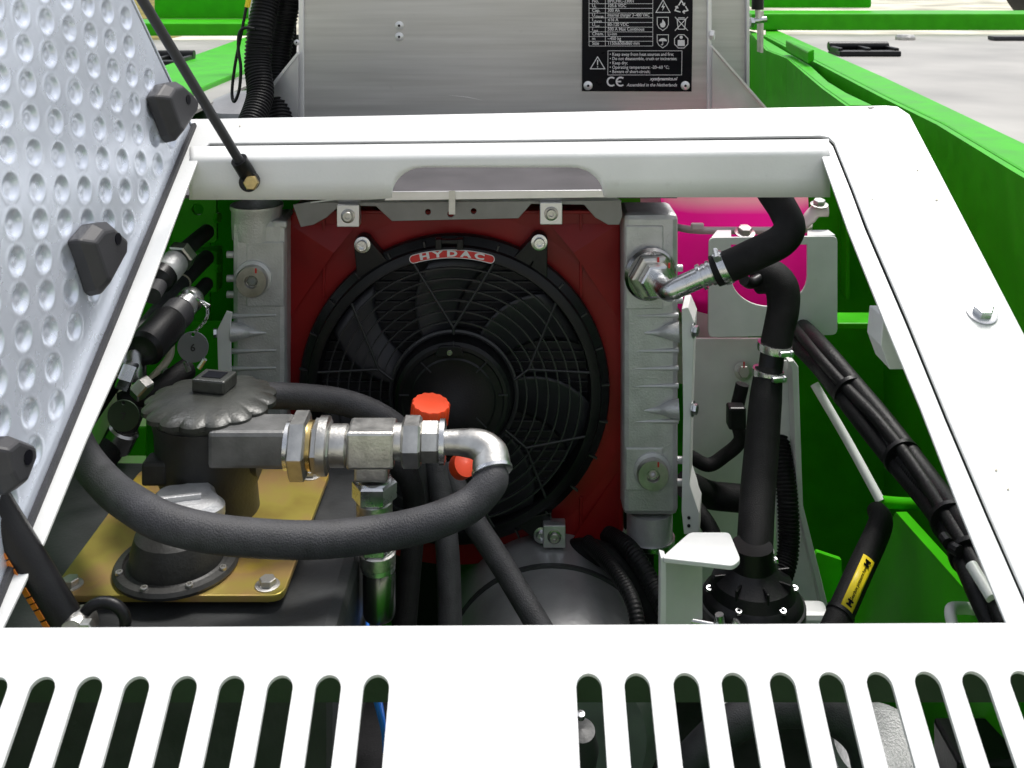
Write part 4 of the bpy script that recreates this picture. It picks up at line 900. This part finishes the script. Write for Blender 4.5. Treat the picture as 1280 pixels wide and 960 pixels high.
# ================================================================ HYDRAULIC TANK, PLATE, FILTER, BREATHER
ZP = -.528
ht = thing('hydraulic_tank', 'dark grey hydraulic tank low at the left of the bay', 'tank', V((-.3, .9, CZ + ZP - .25)))
put('tank_body', boxm(-.325, .965, CZ + ZP - .14, .37, .33, .27), M['tank'], ht, bevel=.012)
pl = thing('cover_plate', 'yellow passivated cover plate bolted on the dark tank top', 'plate', V((-.27, .95, CZ + ZP)))
me = plate2d([rounded([(-.385, .862), (-.190, .862), (-.188, 1.08), (-.385, 1.08)], .012)], .006, .001); me.transform(Matrix.Translation((0, 0, CZ + ZP + .003 + .002)))
put('plate', me, M['ychrom'], pl)
for x, y in ((-.206, .876), (-.297, .876), (-.206, 1.065), (-.372, .876)): bolt(pl, V((x, y, CZ + ZP + .008)), (0, 0, 1), .0072, 'hex', 'steeld', True)
# return filter
fc = U(263, 496, 1.0)
rf = thing('return_filter', 'round grey return filter with a scalloped screw cap', 'filter', V((fc.x, fc.y, CZ + ZP + .008)))
zt_ = fc.z
def scal(a_, r, h):
    return 1 + (.09 * (abs(math.cos(a_ * 8)) ** .6 - .75) * (1 if r > .0545 else .25) if r > .047 else 0)
put('cap', lathe([(0, .007), (.020, .0065), (.036, .005), (.048, .002), (.0590, -.0015), (.0615, -.0035), (.0615, -.0075), (.058, -.009), (.054, -.009), (.054, -.014)], 170, fc, (0, 0, 1), rmod=scal, ang=25), M['filter'], rf)
kn = put('cap_knob', boxm(0, 0, 0, .034, .028, .013, Matrix.Translation(fc + V((.003, .004, .013))) @ Matrix.Rotation(rad(-12), 4, 'Z')), M['filter'], rf, bevel=.002)
put('knob_socket', boxm(0, 0, 0, .020, .015, .0006, Matrix.Translation(fc + V((.003, .004, .0198))) @ Matrix.Rotation(rad(-12), 4, 'Z')), M['plate'], kn)
put('filter_body', lathe([(0, -.14), (.058, -.14), (.060, -.134), (.048, -.125), (.044, -.085), (.050, -.07), (.052, -.028), (.055, -.014), (.03, -.008)], 56, fc, (0, 0, 1)), M['filterb'], rf)
put('side_lug', boxm(*(fc + V((-.040, -.03, -.055))), .024, .024, .022), M['filterb'], rf, bevel=.003)
put('inlet_port', tube([fc + V((.01, -.006, -.056)), fc + V((.035, -.006, -.052)), fc + V((.050, -.006, -.052))], .020, 24, 2), M['filterb'], rf)
hy = fc.y - .05; hz = U(0, 557, hy).z
bx = U(290, 0, hy).x; ex = U(362, 0, hy).x
bx = U(264, 0, hy).x
put('inlet_port', boxm((bx + ex) / 2, hy + .008, hz + .001, ex - bx, .042, .034), M['port'], rf, bevel=.004)
# tee assembly: everything screwed onto the port
te = thing('tee_fitting', 'zinc steel tee fitting with hex nuts between filter and hose', 'pipe fitting', U(465, 560, hy))
def hexx(x0, x1, r, name, m, parent=te, seg=6, rot=rad(0), py=557):
    a_ = U(x0, py, hy); L = (x1 - x0) * hy / F
    me = lathe([(r * .88, 0), (r, L * .12), (r, L * .88), (r * .88, L)], seg, a_, (1, 0, 0), rot=rot, ang=20); return put(name, me, M[m], parent)
hexx(357, 366, .021, 'collar', 'steel', seg=32)
hexx(364, 386, .0300, 'hex_nut', 'steeld', rot=rad(0))
hexx(385, 392, .0215, 'seal', 'brass', seg=32)
hexx(390, 414, .0235, 'hex_nut', 'steeld'); hexx(412, 436, .0185, 'reducer', 'steeld', seg=32); hexx(398, 412, .0255, 'collar', 'steeld', seg=32)
a_ = U(465, 554, hy)
tb = put('tee_body', boxm(a_.x, a_.y, a_.z, .043, .034, .034), M['steeld'], te, bevel=.0028)
put('tee_stem', boxm(a_.x + .001, a_.y, a_.z - .020, .030, .031, .018), M['steeld'], te, bevel=.0025)
hexx(491, 504, .0160, 'thread', 'steeld', seg=32, py=552)
hexx(503, 527, .0225, 'hex_nut', 'steeld', py=552); hexx(526, 550, .0190, 'sleeve_nut', 'steeld', py=552, seg=8); hexx(549, 557, .0195, 'ring', 'steel', seg=32, py=552)
pc_ = [U(552, 553, hy), U(575, 553, hy), U(598, 556, hy - .004), U(612, 568, hy - .010), U(615, 588, hy - .02)]
put('bent_pipe', tube(pc_, 0, 28, 8, rpts=[.0105, .0115, .0135, .0165, .0175]), M['steeld'], te)
put('pipe_rim', lathe([(.0165, -.002), (.0185, -.001), (.0185, .002), (.0165, .003)], 32, U(615, 588, hy - .02), U(615, 588, hy - .02) - U(612, 572, hy - .012)), M['steel'], te)
# downward branch
bxp = U(467, 600, hy)
def hexz(py0, py1, r, name, m, seg=6, rot=0.0, px=468):
    z1 = U(px, py0, hy).z; z0 = U(px, py1, hy).z; L = z1 - z0
    put(name, lathe([(r * .9, 0), (r, L * .1), (r, L * .9), (r * .9, L)], seg, V((U(px, 0, hy).x, hy, z0)), (0, 0, 1), rot=rot, ang=20), M[m], te)
hexz(597, 604, .0155, 'thread', 'steel', 32); hexz(600, 624, .0205, 'hex_nut', 'steel', 6, rad(0)); hexz(624, 646, .0165, 'sleeve', 'steeld', 32)
hexz(646, 690, .0175, 'hex_nut', 'steel', 6, rad(0), 470); hexz(688, 706, .0165, 'sleeve', 'steeld', 32, 0, 472)
hexz(700, 712, .0155, 'groove', 'steel', 32, 0, 473); hexz(711, 770, .0150, 'ferrule', 'ferrule', 36, 0, 474)
# the big looping hose
hh = thing('hydraulic_hose', 'thick grey rubber hose looping in front of the filter and fan', 'hose', U(380, 680, .9))
HPs = [(615, 590, .928), (613, 604, .920), (590, 629, .910), (560, 645, .900), (520, 658, .895), (460, 669, .89), (385, 675, .87), (300, 671, .85), (245, 663, .84), (200, 650, .842), (168, 632, .86), (138, 610, .90), (108, 575, .95), (88, 535, 1.0)]
put('hose_body', tube([U(*p_) for p_ in HPs], .0147, 32, 10), M['rubber'], hh)
# breather
bc = U(221, 700, .905)
br = thing('tank_breather', 'cast breather with silver lobed cap on the yellow plate', 'breather', bc)
zz = CZ + ZP + .008; bc.z = zz
put('flange', lathe([(0, 0), (.052, 0), (.053, .003), (.051, .006), (.045, .007), (.044, .004), (.040, .006), (.0385, .018), (.035, .030), (.026, .037), (0, .038)], 48, bc, (0, 0, 1)), M['filterb'], br)
for a_ in (-150, -105, -60, -20, 40, 120): bolt(br, bc + V((.0475 * math.cos(rad(a_)), .0475 * math.sin(rad(a_)), .006)), (0, 0, 1), .0032, 'socket', 'steeld', False, 'screw')
cz = U(230, 634, .925)
lob = lambda a_, r, h: 1 + (.10 * math.cos(a_ * 5) if r > .02 else 0)
cpb = put('lobed_cap', lathe([(.020, -.030), (.030, -.012), (.033, -.006), (.033, .002), (.028, .007), (0, .009)], 80, cz, (0, -.08, 1), rmod=lob), M['cast'], br)
put('cap_ridge', boxm(0, 0, 0, .040, .005, .005, Matrix.Translation(cz + V((-.004, -.004, .010))) @ Matrix.Rotation(rad(14), 4, 'Z')), M['cast'], cpb, bevel=.001)
put('cap_neck', lathe([(0, 0), (.026, 0), (.022, .03), (.022, .055), (0, .055)], 40, V((cz.x, cz.y, cz.z - .06)), (0, 0, 1)), M['filterb'], br)

# ================================================================ HOSES IN THE MIDDLE, MOTOR, ORANGE CAPS
mm = thing('electric_motor', 'smooth dark grey motor housing under the fan', 'motor', U(690, 800, 1.2))
put('housing', lathe([(0, -.10), (.10, -.10), (.118, -.085), (.124, -.06), (.124, .16), (0, .16)], 64, U(690, 838, 1.24), (0, 1, .12)), M['motor'], mm)
put('seam_ring', lathe([(.1245, 0), (.127, .001), (.127, .006), (.1245, .007)], 64, U(690, 838, 1.24) + V((0, .01, .001)), (0, 1, .12)), M['tank'], mm)
def hose(name, label, pts_, r, m='rubber', rib=None, cat='hose'):
    t = thing(name, label, cat, U(*pts_[len(pts_) // 2])); put('hose_body', tube([U(*p_) for p_ in pts_], r, 22, 8, rib=rib), M[m], t); return t
hose('hydraulic_hose', 'grey rubber hose arching behind the filter cap in front of the fan', [(325, 494, 1.10), (375, 496, 1.12), (425, 502, 1.13), (470, 518, 1.13), (505, 545, 1.13), (520, 585, 1.13), (528, 640, 1.13)], .0135)
hose('hydraulic_hose', 'straight grey hose hanging down left of the motor housing', [(540, 560, 1.14), (552, 620, 1.12), (560, 700, 1.09), (563, 800, 1.06)], .0125)
hose('hydraulic_hose', 'grey hose slanting down across the dark motor housing', [(556, 580, 1.14), (585, 640, 1.12), (630, 710, 1.09), (690, 810, 1.04)], .0125)
hose('cable', 'thin black cable running down beside the slanting grey hose', [(600, 640, 1.15), (625, 690, 1.12), (650, 740, 1.09)], .004, 'black', cat='cable')
hose('hydraulic_hose', 'dark hose curving down behind the steel tee', [(495, 580, 1.10), (512, 600, 1.09), (518, 640, 1.09), (512, 720, 1.07), (505, 800, 1.05)], .0115, 'rubberk')
hose('corrugated_conduit', 'upper black corrugated conduit under the right cooler tank', [(760, 668, 1.3), (790, 690, 1.24), (820, 740, 1.2), (850, 800, 1.15)], .011, 'loom', (.0042, .04), cat='conduit')
hose('corrugated_conduit', 'lower black corrugated conduit beside the motor housing', [(735, 678, 1.27), (765, 710, 1.2), (790, 750, 1.15), (800, 800, 1.12)], .0085, 'loom', (.0042, .04), cat='conduit')
hose('rubber_hose', 'black hose filling the gap above the motor housing', [(700, 690, 1.3), (745, 690, 1.27), (790, 720, 1.24), (830, 790, 1.2)], .014, 'rubberk')
hose('cable', 'blue cable between the tank and the steel ferrule', [(459, 750, 1.0), (461, 800, .95), (476, 880, .9), (482, 920, .88)], .0018, 'blue', cat='cable')
hose('cable', 'blue cable crossing under the last left slot of the grille', [(468, 868, .80), (474, 890, .80), (480, 915, .80), (482, 940, .80)], .0022, 'blue', cat='cable')
oc = thing('stop_valve', 'stop valve with an orange ribbed knob above the steel nuts in front of the fan', 'valve', U(537, 520, 1.10), 'stop valves with orange knobs')
ax = V((.12, -.15, 1)).normalized()
ribk = lambda a_, r, h: 1 + (.03 * math.cos(a_ * 14) if r > .015 else 0)
put('knob', lathe([(0, -.008), (.019, -.008), (.0200, -.006), (.0200, .012), (.0188, .014), (0, .014)], 112, U(537, 519, 1.09), ax, rmod=ribk), M['orange'], oc)
put('stem', lathe([(0, -.03), (.012, -.03), (.014, -.012), (.017, -.008), (0, -.008)], 24, U(540, 520, 1.09), ax), M['black'], oc)
oc = thing('stop_valve', 'stop valve whose orange knob is half hidden under the bent steel pipe', 'valve', U(580, 580, 1.10), 'stop valves with orange knobs')
put('knob', lathe([(0, -.008), (.012, -.008), (.0130, -.006), (.0130, .010), (0, .012)], 60, U(578, 582, 1.09), (.3, -.5, .4), rmod=ribk), M['orange'], oc)

# ================================================================ VALVE FITTINGS AT THE LEFT
vb = thing('valve_mount', 'green drilled mounting plate beside the left cooler tank', 'mounting plate', U(250, 300, 1.42))
faceplate('upper_plate', [[(215, 235), (270, 235), (271, 300), (268, 304), (256, 304), (252, 285), (215, 330)], circ(247, 262, 7)], 1.42, .008, M['green'], vb, .001)
faceplate('lower_plate', [[(235, 318), (268, 313), (271, 315), (271, 366), (258, 366), (235, 395)]], 1.40, .03, M['green'], vb, .002)
bolt(vb, U(270, 272, 1.41), (1, -.4, 0), .0075, 'hex', 'green', False); bolt(vb, U(271, 335, 1.40), (1, -.4, 0), .006, 'hex', 'green', False)
faceplate('rear_plate', [[(150, 235), (262, 235), (262, 480), (150, 480)]], 1.50, .006, M['green'], vb)
faceplate('foot_plate', [[(240, 402), (285, 402), (285, 466), (240, 466)]], 1.46, .006, M['green'], vb, .001)
faceplate('low_plate', [[(150, 535), (182, 535), (182, 570), (150, 570)]], 1.3, .006, M['green'], vb, .001)
t = hose('hydraulic_hose', 'short grey hose leaving the pale union behind the lid', [(258, 290, 1.38), (240, 305, 1.32), (222, 322, 1.27), (205, 345, 1.24), (190, 370, 1.2)], .0105, 'rubber')
ax = (U(205, 345, 1.24) - U(240, 305, 1.30))
put('union_nut', hexm(.0185, .014), M['steeld'], t, AX(U(230, 316, 1.28), ax)); put('union_sleeve', lathe([(.016, 0), (.0165, .002), (.0165, .02), (.0145, .024)], 28, U(220, 327, 1.26), ax), M['cast'], t)
put('union_sleeve', lathe([(.0175, 0), (.0175, .012), (.012, .02)], 28, U(205, 343, 1.24), ax), M['black'], t)
t = hose('hydraulic_hose', 'grey hose with worn pale patches crossing behind the lid edge', [(258, 322, 1.38), (235, 345, 1.32), (212, 372, 1.26), (185, 405, 1.2), (160, 430, 1.16)], .0105, 'rubber')
for k_, (x, y) in enumerate(((227, 354), (211, 374))):
    put('pale_tape', lathe([(.0106, -.004), (.0112, -.004), (.0112, .004), (.0106, .004)], 24, U(x, y, 1.32 - k_ * .04 - .02), ax), M['cream'], t)
t = thing('quick_coupling', 'black and silver quick coupling with hanging grey tag', 'coupling', U(215, 400, 1.2))
put('rear_tube', tube([U(258, 355, 1.34), U(240, 375, 1.28)], .009, 18, 1), M['rubber'], t)
cdir = U(190, 425, 1.17) - U(240, 372, 1.25)
put('silver_sleeve', lathe([(0, 0), (.014, 0), (.0155, .003), (.0155, .010), (.013, .012), (.013, .016), (.0155, .018), (.0155, .026), (0, .026)], 32, U(242, 371, 1.24), cdir), M['steel'], t)
put('black_collar', lathe([(.017, 0), (.019, .003), (.019, .022), (.017, .024)], 28, U(226, 388, 1.21), cdir), M['bumper'], t)
put('black_body', lathe([(.020, 0), (.0215, .004), (.0215, .050), (.018, .055), (0, .055)], 28, U(213, 402, 1.19), cdir), M['black'], t)
put('yellow_dot', lathe([(0, 0), (.0045, 0), (.0045, .0006), (0, .0006)], 16, U(203, 416, 1.157), (0, -1, .5)), M['yellow'], t)
tg = thing('number_tag', 'grey round metal tag stamped 6 hanging on a small chain', 'tag', U(241, 434, 1.15), 'round number tags on the hoses')
def disc(cx, cy, D, r, m, s_, t):
    o = faceplate('disc', [circ(cx, cy, r, 32), circ(cx, cy - r + 4, 2.4, 10)], D, .0015, M[m], t, .0003)
    me = textm(s_, 13 * D / F, 'CENTER', 0, .0002, 1, .02); me.transform(Matrix.Translation(U(cx, cy + 1, D - .0004)) @ CAMFACE); put('lettering', me, M['bumper'], o); return o
disc(241, 434, 1.15, 19.5, 'tag', '6', tg)
def chain(pts_, t, r=.0022):
    P = catmull([U(*p_) for p_ in pts_], 6); L = 0; k_ = 0; pos = P[0]; cum = 0
    for i in range(1, len(P)):
        seg_ = (P[i] - P[i - 1]); 
        nst = max(1, int(seg_.length / .0035))
        for q_ in range(nst):
            c0 = P[i - 1].lerp(P[i], q_ / nst); dr = seg_.normalized(); side = dr.cross(V((0, -1, 0))) if k_ % 2 else V((0, -1, 0)); side.normalize()
            ring_ = [c0 + dr * .0028 * math.cos(a_) + side * .0015 * math.sin(a_) for a_ in [j * math.pi / 4 for j in range(9)]]
            put('chain_link', tube(ring_, .0005, 5, 1), M['ferrule'], t); k_ += 1
chain([(251, 377, 1.17), (259, 386, 1.16), (257, 400, 1.155), (243, 416, 1.149)], tg)
put('clip', tube([U(247, 374, 1.18), U(254, 378, 1.17), U(262, 383, 1.165)], .0022, 8, 4), M['steel'], tg)
put('split_clip', join([tube([U(232, 452, 1.15), U(236, 464, 1.15)], .003, 8, 1), tube([U(256, 449, 1.15), U(249, 460, 1.15)], .003, 8, 1)]), M['steel'], tg)
tg = thing('number_tag', 'dark green round tag stamped 7 beside the filter cap', 'tag', U(153, 520, 1.05), 'round number tags on the hoses')
disc(154, 520, 1.05, 20, 'tagg', '7', tg)
hose('hydraulic_hose', 'cream coloured bent hose under the black quick coupling', [(213, 410, 1.24), (213, 440, 1.23), (205, 456, 1.22), (185, 478, 1.2)], .0048, 'cream')
t = thing('pipe_adapter', 'cluster of silver adapters left of the filter cap', 'pipe adapter', U(165, 480, 1.12))
put('nut', hexm(.016, .016), M['steel'], t, AX(U(150, 466, 1.13), (1, .2, -.4))); put('nut', hexm(.0125, .014), M['steeld'], t, AX(U(172, 480, 1.12), (.8, -.3, -.6)))
put('sleeve', lathe([(.012, 0), (.0125, .03)], 20, U(130, 460, 1.14), (1, .1, -.3)), M['ferrule'], t)
put('sleeve', lathe([(.013, 0), (.015, .004), (.015, .03), (.012, .034)], 24, U(165, 436, 1.15), (.1, -.2, -1)), M['ferrule'], t)
t = hose('hydraulic_hose', 'black hose stub with dull coupling behind the filter cap', [(235, 460, 1.2), (215, 474, 1.18), (190, 490, 1.16), (150, 505, 1.14)], .0125, 'rubberk')
put('ring', lathe([(.0128, -.002), (.0145, -.002), (.0145, .002), (.0128, .002)], 24, U(213, 475, 1.18), (1, 0, .8)), M['steeld'], t)
t = hose('hydraulic_hose', 'dark hose low behind the filter body', [(170, 500, 1.16), (150, 545, 1.12), (110, 600, 1.1), (60, 650, 1.06)], .014, 'rubberk')
put('coupling', lathe([(.0145, -.012), (.017, -.010), (.017, .010), (.0145, .012)], 24, U(150, 548, 1.12), (.5, 0, 1)), M['ferrule'], t)
hose('hydraulic_hose', 'black hose farthest left behind the lid edge', [(190, 420, 1.22), (140, 470, 1.18), (90, 540, 1.12)], .016, 'rubberk')

# ================================================================ GAS STRUT, LOWER LEFT
gs = thing('gas_strut', 'thick black gas strut with orange print at the lower left', 'gas strut', U(40, 700, .80))
ga, gb = U(-42, 575, .80), U(86, 785, .80)
put('cylinder', tube([ga - (gb - ga) * .3, ga, gb], .0135, 28, 1), M['black'], gs)
put('end_collar', tube([gb - (gb - ga) * .04, gb + (gb - ga) * .03], .0145, 28, 1), M['bumper'], gs)
gax = (gb - ga).normalized(); vs, fs = [], []
nn_ = (V((-.42, -1, -.1)) - gax * V((-.42, -1, -.1)).dot(gax)).normalized(); tt_ = gax.cross(nn_)
random.seed(3); ms = []
pos = .06
GM = Matrix.Identity(4)
for r_ in range(3): GM[r_][0] = gax[r_]; GM[r_][1] = (nn_.cross(gax))[r_]; GM[r_][2] = nn_[r_]; GM[r_][3] = (ga + nn_ * .0138)[r_]
while pos < .135:
    L_ = random.uniform(.004, .010); ms.append(boxm(pos + L_ / 2, 0, 0, L_ * .8, .0062, .0006)); pos += L_
me = join(ms); me.transform(GM); put('orange_print', me, M['cap_orange'], gs)
put('ball_socket', lathe([(0, -.014), (.010, -.014), (.013, -.008), (.013, .008), (.010, .014), (0, .014)], 24, U(98, 784, .80), (0, -1, .2)), M['steeld'], gs)
cr_ = thing('cable_ring', 'black round cable loop at the foot of the gas strut', 'loop', U(130, 785, .74))
pts_ = [U(130 + 27 * math.cos(a_), 778 + 25 * math.sin(a_),   .80) for a_ in [i * math.pi / 10 for i in range(21)]]
put('loop', tube(pts_, .0045, 14, 3), M['black'], cr_)
put('inner_nut', hexm(.007, .008), M['steeld'], cr_, AX(U(110, 782, .79), (0, -1, 0)))

# ================================================================ THINGS BELOW THE SLOTTED PANEL
hose('coolant_hose', 'grey hose arching below the right slots of the grille', [(840, 985, 1.0), (870, 945, 1.0), (915, 905, 1.0), (975, 885, 1.0), (1035, 893, 1.0), (1075, 925, 1.0), (1090, 980, 1.0)], .0165)
fh = thing('gearbox_flange', 'pale grey cast flange seen through the right slots', 'flange', U(1095, 950, 1.05))
put('cast_ring', lathe([(0, -.06), (.062, -.06), (.062, -.02), (.056, -.018), (.056, 0), (.050, .004), (.048, .014), (.036, .018), (0, .018)], 48, U(1102, 945, 1.05), (0, -.25, 1)), M['cast'], fh)
fh = thing('inner_crossplate', 'grey plate with a bolt under the right slots', 'plate', U(925, 890, 1.05))
put('plate', prism([U(880, 868, 1.05), U(960, 868, 1.05), U(960, 898, 1.0), U(880, 898, 1.0)], (0, 0, -.004)), M['white_in'], fh)
bolt(fh, U(924, 882, 1.02), (0, 0, 1), .009, 'hex', 'steeld', True)
fh = thing('sensor_body', 'small dark sensor with silver tip behind the first right slot', 'sensor', U(727, 920, .95))
put('body', lathe([(0, -.03), (.014, -.03), (.016, -.01), (.012, .012), (0, .014)], 24, U(727, 925, .95), (0, -.3, 1)), M['tank'], fh)
put('tip', lathe([(0, 0), (.0035, 0), (.0035, .005), (0, .006)], 16, U(726, 897, .93), (0, -.3, 1)), M['steel'], fh)
fh = thing('junction_box', 'black box against the green wall under the rightmost slots', 'box', U(1250, 950, 1.0))
put('box_body', boxm(*U(1240, 975, 1.0), .09, .06, .08), M['black'], fh, bevel=.004)
fh = thing('drive_housing', 'dark grey housing block below the left slots', 'housing', U(300, 980, .9))
put('housing', boxm(*U(250, 1030, .95), .5, .2, .16), M['black'], fh, bevel=.01)

# ================================================================ THINGS LEFT OF THE BATTERY BOX
hose('corrugated_conduit', 'thick black corrugated conduit left of the battery box', [(345, -40, 1.75), (333, 0, 1.74), (325, 40, 1.72), (322, 80, 1.71), (325, 120, 1.68), (310, 165, 1.62)], .021, 'loom', (.0062, .05), cat='conduit')
hose('corrugated_conduit', 'second black corrugated conduit against the battery box edge', [(368, -40, 1.80), (360, 0, 1.79), (350, 50, 1.79), (345, 100, 1.77), (350, 160, 1.72)], .022, 'loom', (.0062, .05), cat='conduit')
hose('rubber_hose', 'black hose tight against the battery box corner', [(366, -40, 1.85), (362, 20, 1.84), (362, 70, 1.83), (355, 160, 1.8)], .012, 'rubberk')
t = thing('motor_cover', 'dark cover at the foot of the black conduits', 'cover', U(310, 150, 1.9))
put('cover', lathe([(0, -.1), (.13, -.1), (.13, 0), (.11, .05), (.05, .075), (0, .08)], 40, U(318, 165, 2.0), (0, 0, 1)), M['motor'], t)
t = thing('cable', 'thin black looped cable with a yellow end sleeve', 'cable', U(298, 80, 1.7))
put('cable_loop', tube([U(308, 8, 1.7), U(302, 40, 1.7), U(294, 80, 1.7), U(290, 115, 1.7), U(293, 127, 1.69), (U(299, 112, 1.69)), U(301, 85, 1.69), U(298, 62, 1.69), U(299, 42, 1.69), U(306, 35, 1.69), U(318, 36, 1.69)], .0026, 10, 8), M['black'], t)
put('yellow_sleeve', tube([U(313, -12, 1.7), U(309, 9, 1.7)], .0045, 10, 1), M['yellow'], t)
t = thing('grey_post', 'narrow grey upright beside the corrugated conduit', 'post', U(314, 80, 1.9))
put('post', boxm(U(318, 0, 2.4).x, 2.4, CZ - .13, .022, .02, .4), M['aluv'], t, bevel=.002)
# strut end right of the battery box
t = thing('strut_end', 'black strut end with steel eye pin right of the battery box', 'strut', U(948, 20, 1.9))
put('strut_body', tube([U(948, -60, 1.9), U(947, 12, 1.9)], .011, 20, 1), M['black'], t)
put('eye', tube([U(947, 12, 1.9), U(948, 28, 1.9)], .005, 12, 1), M['steeld'], t)
put('pin', tube([U(939, 27, 1.9), U(958, 24, 1.9)], .0058, 14, 1), M['steel'], t)
put('lug_plate', prism([U(951, 14, 1.92), U(955, 14, 1.92), U(954, 66, 1.92), U(951, 66, 1.92)], (0, .03, 0)), M['steeld'], t)
put('nut', hexm(.010, .008), M['steel'], t, AX(U(941, 28, 1.9), (-1, -.3, 0)))
